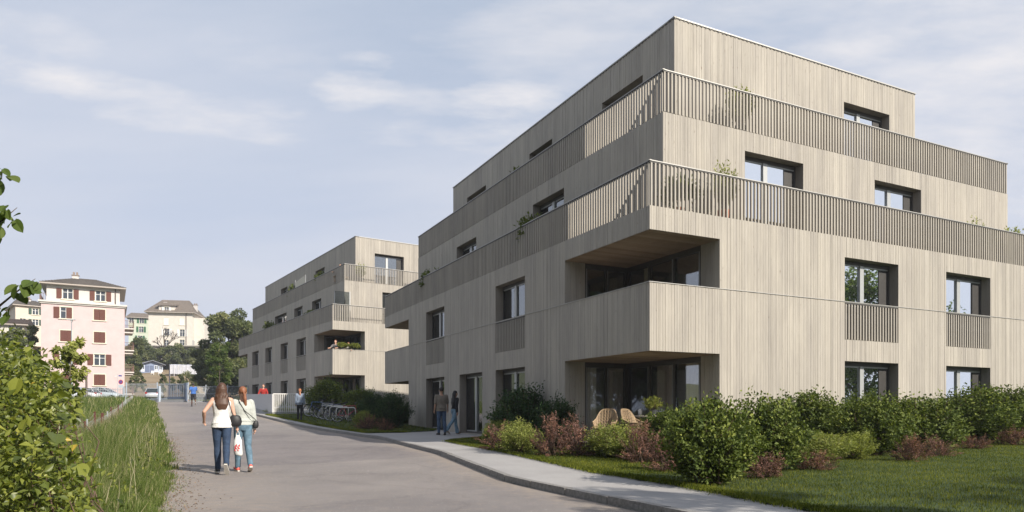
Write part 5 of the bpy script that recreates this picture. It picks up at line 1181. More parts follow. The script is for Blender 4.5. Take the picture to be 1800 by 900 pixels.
# ------------------------------------------------------------------ people
def mix3(a, b, t): return a + (b - a) * t
SKIN = {'fair': C_('skin_fair', (.56, .33, .24), .55, .06), 'tan': C_('skin_tan', (.42, .24, .16), .55, .06), 'dark': C_('skin_dark', (.14, .075, .05), .5, .06)}
def person(label, loc, head_dir, H, o, vox=.016):
    """one continuous body with clothes over it. local frame: faces +Y, right hand at +X. o = outfit and pose"""
    root = thing('person', label, 'person', loc, head_dir, None); k = H / 1.75; wmn = o.get('woman', True)
    sw = (.158 if wmn else .19) * k; hw = .088 * k
    lean = o.get('lean', .04); V3 = Vector
    hip = V3((0, 0, .93 * k)); sit = o.get('sit', False)
    def leg(s, a, kn, foot):
        h = hip + V3((hw * s, 0, -.02 * k)); a = R(a); kn = R(kn)
        kp = h + V3((s * .012 * k - s * o.get('cross', 0) * k, math.sin(a), -math.cos(a))) * .43 * k
        b = a - kn; an = kp + V3((-s * o.get('cross', 0) * .6, math.sin(b), -math.cos(b))) * .42 * k
        f = R(foot); fd = V3((s * .12, math.cos(f), math.sin(f))).normalized(); return h, kp, an, fd
    Lg = [leg(s, *o['legs'][i]) for i, s in enumerate((-1, 1))]
    low = min(min(an.z - .085 * k, (an + fd * .17 * k).z - .075 * k) for _, _, an, fd in Lg)
    base = V3((0, 0, -low)) if not sit else V3((0, 0, o['sit'] - (.93 - .1) * k))
    T = lambda p: p + base
    ln = V3((0, lean, 0)); waist = T(V3((0, .01, 1.07 * k)) + ln * .1 * k); chest = T(V3((0, .0, 1.27 * k)) + ln * .6 * k); nb = T(V3((0, -.015 * k, 1.45 * k)) + ln * 1.0 * k)
    hc = nb + V3((o.get('turn', 0) * .01, .02 * k, .165 * k)); hipc = T(hip)
    Lg = [(T(a), T(b), T(c), d) for a, b, c, d in Lg]
    Am = []
    for i, s in enumerate((-1, 1)):
        sh = nb + V3((s * sw, 0, -.05 * k)); swg, abd, eb, ebdir = o['arms'][i]; a = R(swg); b = R(abd)
        el = sh + V3((s * math.sin(b), math.sin(a) * math.cos(b), -math.cos(a) * math.cos(b))) * .285 * k
        c = R(swg + eb); d2 = V3((s * math.sin(b + R(ebdir)), math.sin(c), -math.cos(c))).normalized(); wr = el + d2 * .245 * k; Am.append((sh, el, wr, d2))
    rT = .75 if wmn else .9
    def torso(m, g=0.0, z0=None, z1=None, lo=True):
        prof = [(hipc + V3((0, 0, -.09 * k)), .12, .10), (hipc + V3((0, -.01, 0)), (.172 if wmn else .165), .118), (T(V3((0, 0, 1.0 * k)) + ln * .05 * k), .155, .108), (waist, .128 if wmn else .145, .095), (mix3(waist, chest, .5), .138 if wmn else .16, .102), (chest, .155 if wmn else .185, .118), (nb + V3((0, 0, -.09 * k)), sw / k + .005, .095), (nb + V3((0, 0, -.03 * k)), .11, .07), (nb, .06, .06)]
        P = [(p, (rx * k + g, ry * k + g)) for p, rx, ry in prof]
        if z0 is not None: P = [q for q in P if z0 <= q[0].z <= z1]
        m.tube([q[0] for q in P], [q[1] for q in P], 20)
    def limb(m, pts, rr, g=0):
        for (a, b), (ra, rb) in zip(zip(pts[:-1], pts[1:]), zip(rr[:-1], rr[1:])): m.capsule(a, b, ra * k + g, rb * k + g, 12)
    body = MB(); torso(body); limb(body, [nb + V3((0, 0, -.04 * k)), hc + V3((0, -.01 * k, -.06 * k))], [.056, .052])
    # head: skull, jaw, nose, ears
    body.ball(hc + V3((0, -.012 * k, .02 * k)), .075 * k, .093 * k, .10 * k, 18); body.ball(hc + V3((0, .022 * k, -.045 * k)), .055 * k, .062 * k, .065 * k, 14)
    body.capsule(hc + V3((0, .082 * k, .008 * k)), hc + V3((0, .1 * k, -.022 * k)), .010 * k, .015 * k, 8)
    for s in (-1, 1): body.ball(hc + V3((s * .077 * k, -.005 * k, -.005 * k)), .013 * k, .022 * k, .032 * k, 8)
    for (h, kp, an, fd) in Lg:
        cf = mix3(kp, an, .32) + V3((0, -.018 * k, 0)); limb(body, [h, mix3(h, kp, .5), kp, cf, mix3(kp, an, .75), an], [.088, .074, .053, .056, .040, .036]); limb(body, [an + V3((0, 0, -.02 * k)), an + fd * .10 * k + V3((0, 0, -.045 * k))], [.036, .03])
    for i, (sh, el, wr, d2) in enumerate(Am):
        s = (-1, 1)[i]; limb(body, [sh, mix3(sh, el, .4), el, mix3(el, wr, .35), wr], [.050, .046, .036, .037, .025])
        limb(body, [nb + V3((s * .06 * k, 0, -.04 * k)), sh], [.05, .052])
        # palm, four unequal curled fingers, thumb from the side of the palm
        cr = o.get('curl', .5); pd = d2; side = V3((0, 1, 0)) if abs(pd.y) < .8 else V3((0, 0, 1)); side = (side - pd * side.dot(pd)).normalized(); inn = pd.cross(side) * s; inn = inn if inn.x * s < 0 else -inn
        pc = wr + pd * .045 * k; body.tube([wr, pc, wr + pd * .085 * k], [(.022 * k, .02 * k), (.033 * k, .018 * k), (.032 * k, .015 * k)], 10)
        for j, fl in enumerate((.068, .078, .073, .056)):
            st = wr + pd * .08 * k + side * (.027 - .018 * j) * k; mid = st + (pd * (1 - cr * .3) + inn * cr * .5).normalized() * fl * .5 * k; en = mid + (pd * (1 - cr) + inn * (cr + .15)).normalized() * fl * .5 * k
            body.capsule(st, mid, .0095 * k, .009 * k, 6); body.capsule(mid, en, .009 * k, .0075 * k, 6)
        ts = wr + pd * .03 * k + side * .028 * k; tm_ = ts + (pd + side * .9 + inn * .3).normalized() * .032 * k; body.capsule(ts, tm_, .012 * k, .011 * k, 6); body.capsule(tm_, tm_ + (pd + inn * .4).normalized() * .03 * k, .011 * k, .008 * k, 6)
    remesh(body, 'body', SKIN[o.get('skin', 'fair')], min(vox, .0095) * (1 if vox < .012 else 1.3), root, 2)
    # face details
    fm = MB(); 
    for s in (-1, 1): fm.ball(hc + V3((s * .03 * k, .083 * k, .018 * k)), .010 * k, .006 * k, .006 * k, 8)
    fm.build('eyes', C_('eye_dark', (.03, .02, .02), .3), root, True); fm = MB(); fm.capsule(hc + V3((-.02 * k, .081 * k, -.052 * k)), hc + V3((.02 * k, .081 * k, -.052 * k)), .006 * k, .006 * k, 8); fm.build('mouth', C_('lips', (.40, .14, .12), .5), root, True)
    # hair
    hm = MB(); hcol = C_(o['hairname'], o['haircol'], .55, .35, 60); hp = hc + V3((0, -.022 * k, .035 * k))
    hm.ball(hp, .084 * k, .094 * k, .097 * k, 16); rs = random.Random(len(label))
    if o['hair'] == 'long':
        e = nb + V3((0, -.115 * k, -o.get('hairlen', .2) * k)); hm.tube([hp + V3((0, -.01, .05 * k)), hp + V3((0, -.045 * k, -.04 * k)), hc + V3((0, -.075 * k, -.12 * k)), mix3(hc + V3((0, -.08 * k, -.15 * k)), e, .6) + V3((0, -.02 * k, 0)), e], [(.06 * k, .05 * k), (.09 * k, .07 * k), (.105 * k, .055 * k), (.12 * k, .04 * k), (.075 * k, .018 * k)], 14)
        for j in range(34 if vox < .012 else 12):
            a = rs.uniform(-1, 1); p0 = hp + V3((a * .085 * k, -.05 * k * (1.2 - a * a), rs.uniform(-.06, .02) * k)); pts = [p0]; Lh = (o.get('hairlen', .2) + .2) * k * rs.uniform(.7, 1.12)
            for q in range(1, 9): pts.append(p0 + V3((a * .05 * k * q / 8 + .010 * math.sin(q * 2.1 + j), -.055 * k * math.sin(q / 8 * 2.2) + .008 * math.cos(q * 1.9 + j), -Lh * q / 8)))
            hm.tube(pts, [.014 * k] * 6 + [.011 * k, .008 * k, .004 * k], 5)
    if o['hair'] == 'tail':
        b = hc + V3((0, -.105 * k, .0)); hm.ball(b, .026 * k); hm.tube([b, b + V3((.01, -.04 * k, -.04 * k)), b + V3((.015 * k, -.045 * k, -.14 * k)), b + V3((.03 * k, -.03 * k, -.25 * k)), b + V3((.035 * k, -.02 * k, -.36 * k))], [.018 * k, .032 * k, .038 * k, .03 * k, .006 * k], 10)
    remesh(hm, 'hair', hcol, max(vox * .8, .009), root, 2)
    # trousers or shorts
    tc = C_(o['legname'], o['legcol'], .85, .3, 9, 0, .9); tm = MB(); torso(tm, .008 * k, hipc.z - .2 * k, hipc.z + .08 * k)
    for (h, kp, an, fd) in Lg:
        cf = mix3(kp, an, .32) + V3((0, -.018 * k, 0))
        if o.get('shorts'): limb(tm, [h, mix3(h, kp, .85)], [.100, .088], .006)
        else: limb(tm, [h, mix3(h, kp, .5), kp, cf, mix3(kp, an, .75), mix3(kp, an, .96)], [.093, .079, .060, .062 if wmn else .066, o.get('hem', .050), o.get('hem', .050)], .006)
    remesh(tm, 'trousers' if not o.get('shorts') else 'shorts', tc, max(vox, .011), root, 2)
    # top
    cc = C_(o['topname'], o['topcol'], .9, .12, 10, 0, .9); m = MB(); torso(m, o.get('loose', .014) * k, waist.z - o.get('toplen', .14) * k, nb.z - .02 * k)
    if o.get('toplen', .14) > .12:
        fl = o.get('flare', .0); zb = waist + V3((0, 0, -o.get('toplen', .14) * k)); m.tube([waist, mix3(waist, zb, .5), zb], [(.148 * k, .118 * k), ((.178 + fl * .6) * k, (.140 + fl * .6) * k), ((.192 + fl) * k, (.155 + fl) * k)], 20)
    sl = o.get('sleeve', 1.0)
    for i, (sh, el, wr, d2) in enumerate(Am):
        s = (-1, 1)[i]
        if sl <= 0: limb(m, [nb + V3((s * .06 * k, 0, -.05 * k)), nb + V3((s * .105 * k, 0, -.052 * k))], [.05, .045], .006); continue
        limb(m, [nb + V3((s * .06 * k, 0, -.05 * k)), sh], [.052, .056], .010)
        if sl < .9: limb(m, [sh, mix3(sh, el, sl / .5)], [.056, .054], .012)
        else: limb(m, [sh, mix3(sh, el, .5), el, mix3(el, wr, .5), mix3(el, wr, .93)], [.058, .056, .047, .045, .034], o.get('sleeve_g', .012))
    remesh(m, 'shirt' if not wmn else 'top', cc, max(vox, .011), root, 2)
    # shoes
    for i, (h, kp, an, fd) in enumerate(Lg):
        up = V3((0, 0, 1)); up = (up - fd * up.dot(fd)).normalized(); sd = fd.cross(up); a0 = an - up * .035 * k - fd * .05 * k; m = MB()
        m.tube([a0, a0 + fd * .07 * k, a0 + fd * .15 * k, a0 + fd * .22 * k, a0 + fd * .25 * k], [(.034 * k, .036 * k), (.038 * k, .042 * k), (.044 * k, .03 * k), (.038 * k, .024 * k), (.015 * k, .014 * k)], 12)
        sh_ = m.build('shoe', C_(o['shoename'], o['shoecol'], .6, .1), root, True)
        m = MB(); q = a0 - up * .032 * k; W_ = lambda f, s, u: q + fd * f * k + sd * s * k + up * u * k
        ring = [(-.035, -.02), (-.03, .03), (.06, .036), (.15, .048), (.22, .04), (.258, .01), (.258, -.012), (.22, -.04), (.15, -.046), (.06, -.034), (-.03, -.03)]
        n = len(ring); m.add([W_(f, s, -.012) for f, s in ring] + [W_(f, s, .012) for f, s in ring], [tuple(range(n)), tuple(range(2 * n - 1, n - 1, -1))] + [(j, (j + 1) % n, n + (j + 1) % n, n + j) for j in range(n)]); m.build('sole', C_(o.get('solename', 'sole_white'), o.get('solecol', (.6, .57, .52)), .7), sh_)
    return root, dict(nb=nb, hip=hipc, arms=Am, k=k, waist=waist, hc=hc)
def at_px(px, Y, off=0):
    x, y = proj(px, Y); return (x, y, gz(x, y) + off)
away = math.atan2(.60, .80)          # walking up the road, facing the far end
w1, J1 = person('woman with long curly dark hair, white sleeveless blouse and blue jeans walking away', at_px(390, 13.25), R(24), 1.70, dict(
    legs=[(6, 6, 0), (-14, 24, -48)], arms=[(-16, 34, 62, -34), (-4, 12, 10, 0)], hair='long', hairlen=.24, haircol=(.075, .035, .02), hairname='hair_dark_brown', legcol=(.022, .042, .085), legname='jeans_dark_blue',
    topcol=(.74, .73, .71), topname='white_blouse', sleeve=0, toplen=.21, flare=.01, loose=.022, shoecol=(.03, .03, .035), shoename='black_shoe', cross=.035, skin='fair', lean=.03), .010)
w2, J2 = person('woman with red brown ponytail, pale grey sweatshirt, jeans and coral running shoes', at_px(427, 13.7), R(34), 1.66, dict(
    legs=[(10, 8, 4), (-10, 22, -22)], arms=[(4, 10, 26, -6), (-4, 9, 14, 0)], hair='tail', haircol=(.22, .085, .04), hairname='hair_auburn', legcol=(.10, .17, .23), legname='jeans_light_blue',
    topcol=(.44, .46, .43), topname='grey_sweatshirt', loose=.034, sleeve_g=.02, toplen=.13, shoecol=(.75, .13, .10), shoename='coral_shoe', solecol=(.7, .68, .66), cross=.02, lean=.04), .010)
def bag(name, label, c, w, d, h, col, mname, strap, rz, cat='bag', soft=.25):
    r = thing(name, label, cat, c, rz); m = MB(); pr = [(0, .55), (.12, .85), (.4, 1.0), (.7, .92), (.92, .7), (1, .5)]
    m.tube([(0, 0, -h / 2 + h * t) for t, s in pr], [(w / 2 * s, d / 2 * s) for t, s in pr], 14); m.build('bag_body', C_(mname, col, .55, .2, 14), r, True)
    if strap:
        s = MB(); o = Vector(c); Rz = Matrix.Rotation(-rz, 3, 'Z'); s.tube([Rz @ (Vector(p) - o) for p in strap], .008, 6, cap=False); s.build('strap', C_('strap_black', (.02, .02, .02), .6), r)
    return r
def WP(root, p): return Matrix.Translation(root.location) @ Matrix.Rotation(root.rotation_euler.z, 4, 'Z') @ Vector(p)
def bags():
    k = J1['k']; hip = J1['hip']; nb = J1['nb']; c = WP(w1, hip + Vector((.235, -.02, .06)))
    bag('shoulder_bag', 'black slouchy shoulder bag hanging at the hip of the woman in white', tuple(c), .24, .13, .22, (.018, .018, .02), 'black_leather', [WP(w1, hip + Vector((.20, -.13, .16))), WP(w1, nb + Vector((.16, -.14, -.25))), WP(w1, nb + Vector((.11, -.08, -.02))), WP(w1, nb + Vector((.10, .02, .02))), WP(w1, nb + Vector((.16, .13, -.2))), WP(w1, hip + Vector((.23, .1, .16)))], w1.rotation_euler.z)
    hip = J2['hip']; nb = J2['nb']; c = WP(w2, hip + Vector((.235, -.02, .02)))
    bag('crossbody_bag', 'small round black bag on a thin strap across the grey sweatshirt', tuple(c), .12, .08, .15, (.015, .015, .017), 'black_leather', [WP(w2, hip + Vector((.235, -.06, .10))), WP(w2, hip + Vector((.14, -.155, .17))), WP(w2, nb + Vector((.0, -.155, -.2))), WP(w2, nb + Vector((-.08, -.11, -.04))), WP(w2, nb + Vector((-.085, .0, .03))), WP(w2, nb + Vector((.0, .16, -.2))), WP(w2, hip + Vector((.22, .10, .12)))], w2.rotation_euler.z)
    wr = J1['arms'][1][2]; d = J1['arms'][1][3]; hand = WP(w1, wr + d * .12); r = thing('carrier_bag', 'white plastic carrier bag with red print held between the two women', 'bag', tuple(hand - Vector((0, 0, .27))), R(20)); m = MB(); rs = random.Random(3)
    m.tube([(0, 0, -.17), (0.01, 0, -.15), (0, 0, -.02), (0, .01, .12), (0, 0, .17), (0, 0, .22)], [(.06, .03), (.08, .045), (.078, .042), (.07, .034), (.05, .02), (.025, .012)], 14); m.build('bag_body', C_('white_plastic_bag', (.72, .73, .71), .4, .1, 9), r, True)
    m = MB(); m.tube([(-.03, 0, .21), (-.02, 0, .27), (0, 0, .30), (.02, 0, .27), (.03, 0, .21)], .006, 5); m.build('handle', C_('white_plastic_bag', (.7, .7, .7)), r)
    m = MB()                                                # red print: two slanting looped strokes
    for ox in (-.035, .018):
        for oz in (.0, -.055):
            pts = [(ox + .020 * math.cos(a), -.048, oz + .026 * math.sin(a) + .4 * .02 * math.cos(a)) for a in [q * 2 * math.pi / 10 for q in range(9)]]; m.tube(pts, .0055, 4)
        m.tube([(ox + .02, -.048, .05), (ox - .02, -.050, -.08)], .006, 4)
    m.build('red_print', C_('red_print', (.6, .02, .03), .5), r)
bags()
person('jogger in a blue T-shirt and black shorts running away at the end of the road', at_px(340, 52.5), R(30), 1.78, dict(woman=False, legs=[(16, 10, 0), (-20, 40, -40)], arms=[(-20, 14, 70, -5), (20, 14, 75, -5)], hair='short', haircol=(.02, .015, .012), hairname='hair_black', legcol=(.02, .02, .025), legname='black_shorts', shorts=True, topcol=(.05, .14, .42), topname='blue_tshirt', sleeve=.3, loose=.022, shoecol=(.05, .05, .05), shoename='dark_shoe', skin='dark', toplen=.14), .02)
person('woman with red ponytail in a blue grey shirt and black trousers standing by the bicycles', at_px(527, 36.6, .1), R(10), 1.66, dict(legs=[(3, 2, 0), (-5, 10, -8)], arms=[(0, 8, 16, -4), (2, 9, 12, -2)], hair='tail', haircol=(.36, .13, .05), hairname='hair_ginger', legcol=(.015, .015, .018), legname='black_trousers', topcol=(.24, .29, .37), topname='blue_grey_shirt', loose=.035, toplen=.22, sleeve_g=.02, shoecol=(.02, .015, .012), shoename='black_shoe', solecol=(.03, .03, .03), solename='dark_sole'), .016)
person('man in a brown grey polo shirt and jeans walking with a woman by the entrance', at_px(776, 26.0, .1), R(20), 1.77, dict(woman=False, legs=[(4, 4, 0), (-6, 12, -10)], arms=[(-4, 8, 20, -4), (4, 10, 24, 0)], hair='short', haircol=(.02, .018, .015), hairname='hair_black', legcol=(.05, .085, .15), legname='jeans_mid_blue', topcol=(.19, .165, .135), topname='brown_grey_polo', sleeve=.42, loose=.03, toplen=.22, flare=.01, shoecol=(.03, .022, .018), shoename='brown_shoe', solecol=(.04, .03, .03), solename='dark_sole', skin='tan'), .013)
person('woman with long black hair, black top and flared light jeans by the entrance', at_px(799, 26.3, .1), R(-52), 1.66, dict(legs=[(16, 6, 6), (-22, 18, -36)], arms=[(10, 12, 30, -6), (-14, 10, 14, 0)], hair='long', hairlen=.32, haircol=(.012, .01, .01), hairname='hair_jet_black', legcol=(.17, .27, .36), legname='jeans_pale_blue', topcol=(.012, .012, .014), topname='black_top', loose=.018, toplen=.12, hem=.072, shoecol=(.20, .12, .08), shoename='tan_shoe', skin='tan'), .013)
# ------------------------------------------------------------------ ramp wall and white railing in front of the far block
def ramp_wall():
    A = Vector(at_px(430, 47)); B = Vector(at_px(480, 41.6, .12)); Cc = Vector(at_px(566, 42.8, .12)); root = thing('ramp_parapet', 'pale grey parapet panel with white bar railing in front of the far block', 'railing', tuple(B), 0); b = B; zt = Z(692.5, 41.6); zb = b.z + .12
    pan = C_('pale_panel', (.50, .50, .51), .6, .05); wht = C_('white_railing', (.72, .70, .67), .5, .04)
    d = (A - B); n = Vector((-d.y, d.x, 0)).normalized() * .06
    m = MB(); za = zt + .12; P = [Vector((0, 0, zb - b.z)), d.copy()]; P[1].z = zb - b.z + .25
    m.add([P[0] - n, P[1] - n, P[1] + n, P[0] + n, Vector((0, 0, zt - b.z)) - n, Vector((d.x, d.y, za - b.z)) - n, Vector((d.x, d.y, za - b.z)) + n, Vector((0, 0, zt - b.z)) + n], [(0, 1, 5, 4), (2, 3, 7, 6), (4, 5, 6, 7), (0, 4, 7, 3), (1, 2, 6, 5)]); m.build('panel', pan, root)
    m = MB(); e = Cc - B; q = [Vector((0, -.12, -.25)), Vector((e.x, e.y - .12, -.25)), Vector((e.x, e.y + .3, -.25)), Vector((0, .3, -.25))]; q2 = [Vector((p.x, p.y, zb - b.z - .01)) for p in q]; m.add(q + q2, [(0, 1, 5, 4), (4, 5, 6, 7), (1, 2, 6, 5), (0, 4, 7, 3)])
    q = [Vector((0, -.12, -.25)), Vector((d.x, d.y - .12, .3)), Vector((d.x + .3, d.y + .3, .3)), Vector((.0, .3, -.25))]; q2 = [p + Vector((0, 0, .33)) for p in q]; m.add(q + q2, [(0, 1, 5, 4), (4, 5, 6, 7), (0, 4, 7, 3)]); m.build('plinth', M['concrete'], root)
    n = 26; zr = zt - b.z
    m = MB(); m.tube([(0, 0, zr), (e.x, e.y, zr)], .035, 6); m.build('handrail', wht, root); m = MB(); m.tube([(0, 0, zb - b.z + .06), (e.x, e.y, zb - b.z + .06)], .025, 6); m.build('bottom_rail', wht, root)
    for i in range(n + 1):
        p = e * (i / n); w = .045 if i % 13 == 0 else .022; m = MB(); m.box(p.x - w, p.x + w, p.y - .02, p.y + .02, zb - b.z, zr); m.build('post' if i % 13 == 0 else 'bar', wht, root)
ramp_wall()
person('man with ginger hair in a red shirt standing behind the pale parapet', at_px(463, 45.0, .18), R(190), 1.62, dict(woman=False, legs=[(0, 0, 0), (2, 4, 0)], arms=[(14, 20, 50, -20), (14, 20, 50, -20)], hair='short', haircol=(.30, .13, .05), hairname='hair_ginger', legcol=(.03, .03, .04), legname='black_trousers', topcol=(.33, .025, .02), topname='red_shirt', loose=.02, shoecol=(.03, .03, .03), shoename='dark_shoe'), .018)
def on_b2(px, Y, fz): x, y = proj(px, Y); return (x, y, fz + ZB2)
person('man in a grey T-shirt leaning on the first floor loggia parapet of the far block', tuple(B2(.45, .55, 3.2)), R(165), 1.72, dict(woman=False, legs=[(0, 0, 0), (2, 4, 0)], arms=[(40, 20, 40, -20), (40, 20, 40, -20)], hair='short', haircol=(.16, .06, .03), hairname='hair_short_brown', legcol=(.03, .03, .04), legname='black_trousers', topcol=(.16, .15, .15), topname='grey_tshirt', loose=.02, sleeve=.4, shoecol=(.03, .03, .03), shoename='dark_shoe', lean=.12), .018)
person('woman in a white top stooping over the plants on the loggia parapet', tuple(B2(1.3, .62, 3.2)), R(190), 1.60, dict(legs=[(0, 0, 0), (2, 4, 0)], arms=[(40, 20, 40, -20), (50, 20, 40, -20)], hair='tail', haircol=(.18, .08, .04), hairname='hair_auburn', legcol=(.1, .12, .2), legname='jeans_mid_blue', topcol=(.6, .58, .54), topname='white_tshirt', sleeve=.4, shoecol=(.03, .03, .03), shoename='dark_shoe', lean=.25), .018)
def seated():
    c = B2(1.17 + .45, 1.03 + 1.9, 9.04); r = thing('terrace_bench', 'simple bench on the upper terrace of the far block behind the slats', 'bench', tuple(c), R(33)); w = C_('bench_wood', (.25, .18, .12))
    MB().box(-.5, .5, -.2, .2, .48, .53).build('seat', w, r)
    for a in (-.45, .4): MB().box(a, a + .05, -.18, .18, 0, .479).build('leg', w, r)
    person('dark haired man sitting on the upper terrace of the far block', tuple(c), R(150), 1.74, dict(woman=False, sit=.53, legs=[(78, 85, 0), (78, 85, 0)], arms=[(30, 20, 50, -10), (30, 20, 50, -10)], hair='short', haircol=(.03, .02, .015), hairname='hair_black', legcol=(.05, .05, .06), legname='black_trousers', topcol=(.03, .03, .035), topname='black_tshirt', sleeve=.4, shoecol=(.03, .03, .03), shoename='dark_shoe', skin='tan'), .018)
seated()
# ------------------------------------------------------------------ bicycles and their stands
def make_bike():
    r = thing('bicycle', '', 'bicycle', (0, 0, 0)); bk = C_('tyre', (.02, .02, .02), .9); fr = M['frame_dark']; ch = C_('chrome', (.5, .5, .52), .25, .05, 5, .9)
    for x in (-.52, .52):
        m = MB(); n = 24; rr = .335; m.tube([(x + rr * math.cos(2 * math.pi * i / n), 0, .35 + rr * math.sin(2 * math.pi * i / n)) for i in range(n + 1)], .019, 6, cap=False); w = m.build('wheel', bk, r)
        m = MB(); rr = .305; m.tube([(x + rr * math.cos(2 * math.pi * i / n), 0, .35 + rr * math.sin(2 * math.pi * i / n)) for i in range(n + 1)], .010, 5, cap=False); m.build('rim', ch, w)
        m = MB(); m.tube([(x, -.05, .35), (x, .05, .35)], .022, 8)
        for i in range(16): a = 2 * math.pi * i / 16; m.tube([(x, .02 * (-1) ** i, .35), (x + .3 * math.cos(a), 0, .35 + .3 * math.sin(a))], .0022, 3, cap=False)
        m.build('spokes', ch, w)['kind'] = 'stuff'
    bb = (-.08, 0, .29); st = (-.22, 0, .80); hd = (.36, 0, .82); hl = (.40, 0, .66)
    m = MB()
    for a, b, q in ((bb, st, .016), (bb, hl, .018), (st, hd, .016), (hd, hl, .02)): m.tube([a, b], q, 8)
    for s in (-.05, .05): m.tube([(-.22, 0, .74), (-.3, s, .66), (-.52, s, .35)], .009, 6); m.tube([bb, (-.3, s, .33), (-.52, s, .35)], .010, 6); m.tube([hl, (.43, s, .55), (.52, s, .35)], .012, 6)
    m.build('frame', fr, r)
    m = MB(); m.tube([(-.22, 0, .80), (-.245, 0, .90)], .013, 6); m.build('seat_post', ch, r)
    m = MB(); m.tube([(-.38, 0, .93), (-.30, 0, .945), (-.2, 0, .93), (-.10, 0, .92)], [(.03, .02), (.07, .025), (.045, .02), (.015, .012)], 8); m.build('saddle', bk, r)
    m = MB(); m.tube([(.36, 0, .82), (.345, 0, .93), (.40, 0, .96)], .013, 6); m.tube([(.33, -.28, .98), (.40, -.15, .97), (.42, 0, .96), (.40, .15, .97), (.33, .28, .98)], .011, 6); m.build('handlebar', fr, r)
    m = MB(); m.tube([(-.08, -.05, .29), (-.08, -.065, .29)], .09, 14); m.tube([(-.08, -.07, .29), (-.02, -.08, .14)], .009, 5); m.tube([(-.08, .07, .29), (-.14, .08, .44)], .009, 5); m.box(-.07, .03, -.14, -.08, .13, .15); m.box(-.19, -.09, .08, .14, .43, .45); m.build('crank', ch, r)
    return r
def bikes():
    p = make_bike(); spots = [(612, 35.0, (.5, .06, .07), 'red', 'red framed bicycle nearest in the stand, right of the front hoop', 0), (598, 35.9, (.03, .03, .035), 'black', 'black bicycle with thick tyres, second from the front', 180), (586, 36.9, (.04, .06, .16), 'navy', 'navy blue bicycle in the middle of the stand', 0),
        (579, 37.8, (.4, .4, .42), 'silver', 'silver grey bicycle, third from the back of the stand', 180), (572, 38.8, (.03, .05, .05), 'dark green', 'dark green bicycle, second from the back', 0), (560, 39.6, (.1, .2, .45), 'blue', 'blue bicycle with an orange saddle bag at the far end of the stand', 180)]
    for i, (px, Y, col, cn, lb, rz) in enumerate(spots):
        o = p if i == 0 else copy_tree(p); x, y, z = at_px(px, Y, .125); o.location = (x, y, z); o.rotation_euler = (R(3), 0, R(rz + 4 + i)); o['label'] = lb; o['group'] = 'bicycles parked at the hoops'
        mt = C_('bike_paint_' + cn.replace(' ', '_'), col, .35, .05)
        for c in o.children:
            if c.name.startswith('frame'): c.data = c.data.copy(); c.data.materials[0] = mt
    m = MB(); m.tube([(-.47, 0, -.1), (-.47, 0, .62), (-.44, 0, .71), (-.36, 0, .75), (.36, 0, .75), (.44, 0, .71), (.47, 0, .62), (.47, 0, -.1)], .023, 8); st = C_('stand_metal', (.62, .61, .58), .4, .05, 5, .3); me = m.mesh('hoop', st, True)
    for i, (px, Y) in enumerate([(608, 34.6), (596, 35.5), (589, 36.4), (582, 37.4)]):
        lb = ['nearest', 'second', 'third', 'farthest'][i] + ' pale metal hoop of the bicycle stand'; o = tag(obj('bicycle_stand', me, None, at_px(px, Y, .12), (0, 0, R(4))), lb, 'bicycle stand', 'pale metal bicycle hoops')
bikes()
# ------------------------------------------------------------------ terrace furniture and pot plants
def onb1(px, Y_a, b, fz):
    k = (px - 900) / FPX; P0 = B1(0, b, 0); t = (P0.x - k * P0.y) / (k * u1[1] - u1[0]); return B1(t, b, fz)
def wicker_chair(a, b, rz, label):
    r = thing('wicker_chair', label, 'chair', tuple(onb1(a, 0, b, .346)), rz, 'wicker chairs on the ground floor terrace'); wk = C_('wicker', (.33, .235, .14), .7, .2, 30); n = 18; m2 = 12; V = []
    def P(u, v):                                                     # shell: u round the back, v seat to rim
        ang = math.radians(-130 + 260 * u); hgt = .42 + (.33 * math.exp(-abs(ang / 1.05) ** 4) + .16) * v; rad = .24 + .06 * v
        return Vector((math.sin(ang) * rad, -math.cos(ang) * rad * .95 - (.10 * v if abs(ang) < 1.2 else 0), hgt))
    m = MB(); w = .007
    for i in range(n + 1): m.tube([P(i / n, j / m2) for j in range(m2 + 1)], w, 4, .5, cap=False)
    for j in range(m2 + 1): m.tube([P(i / 24, j / m2) for i in range(25)], w if j < m2 else .016, 4, cap=False)
    for q in range(n):                                               # diagonals of the weave
        m.tube([P(min(1, (q + .5 * j) / n), j / m2) for j in range(m2 + 1)], w * .8, 4, cap=False)
    m.build('woven_shell', wk, r)['kind'] = 'stuff'
    m = MB(); m.tube([(0, 0, .40), (0, 0, .445)], [.24, .27], 20); m.build('seat', wk, r)
    for sx in (-1, 1):
        for sy in (-1, 1): m = MB(); m.tube([(sx * .16, sy * .15, .41), (sx * .23, sy * .22, 0)], .014, 6); m.build('leg', C_('chair_leg', (.12, .08, .05)), r)
wicker_chair(1119, .5, R(26 + 200), 'right wicker armchair on the terrace, seen from behind')
wicker_chair(1062, .9, R(26 + 130), 'left wicker armchair on the terrace, turned sideways to the table')
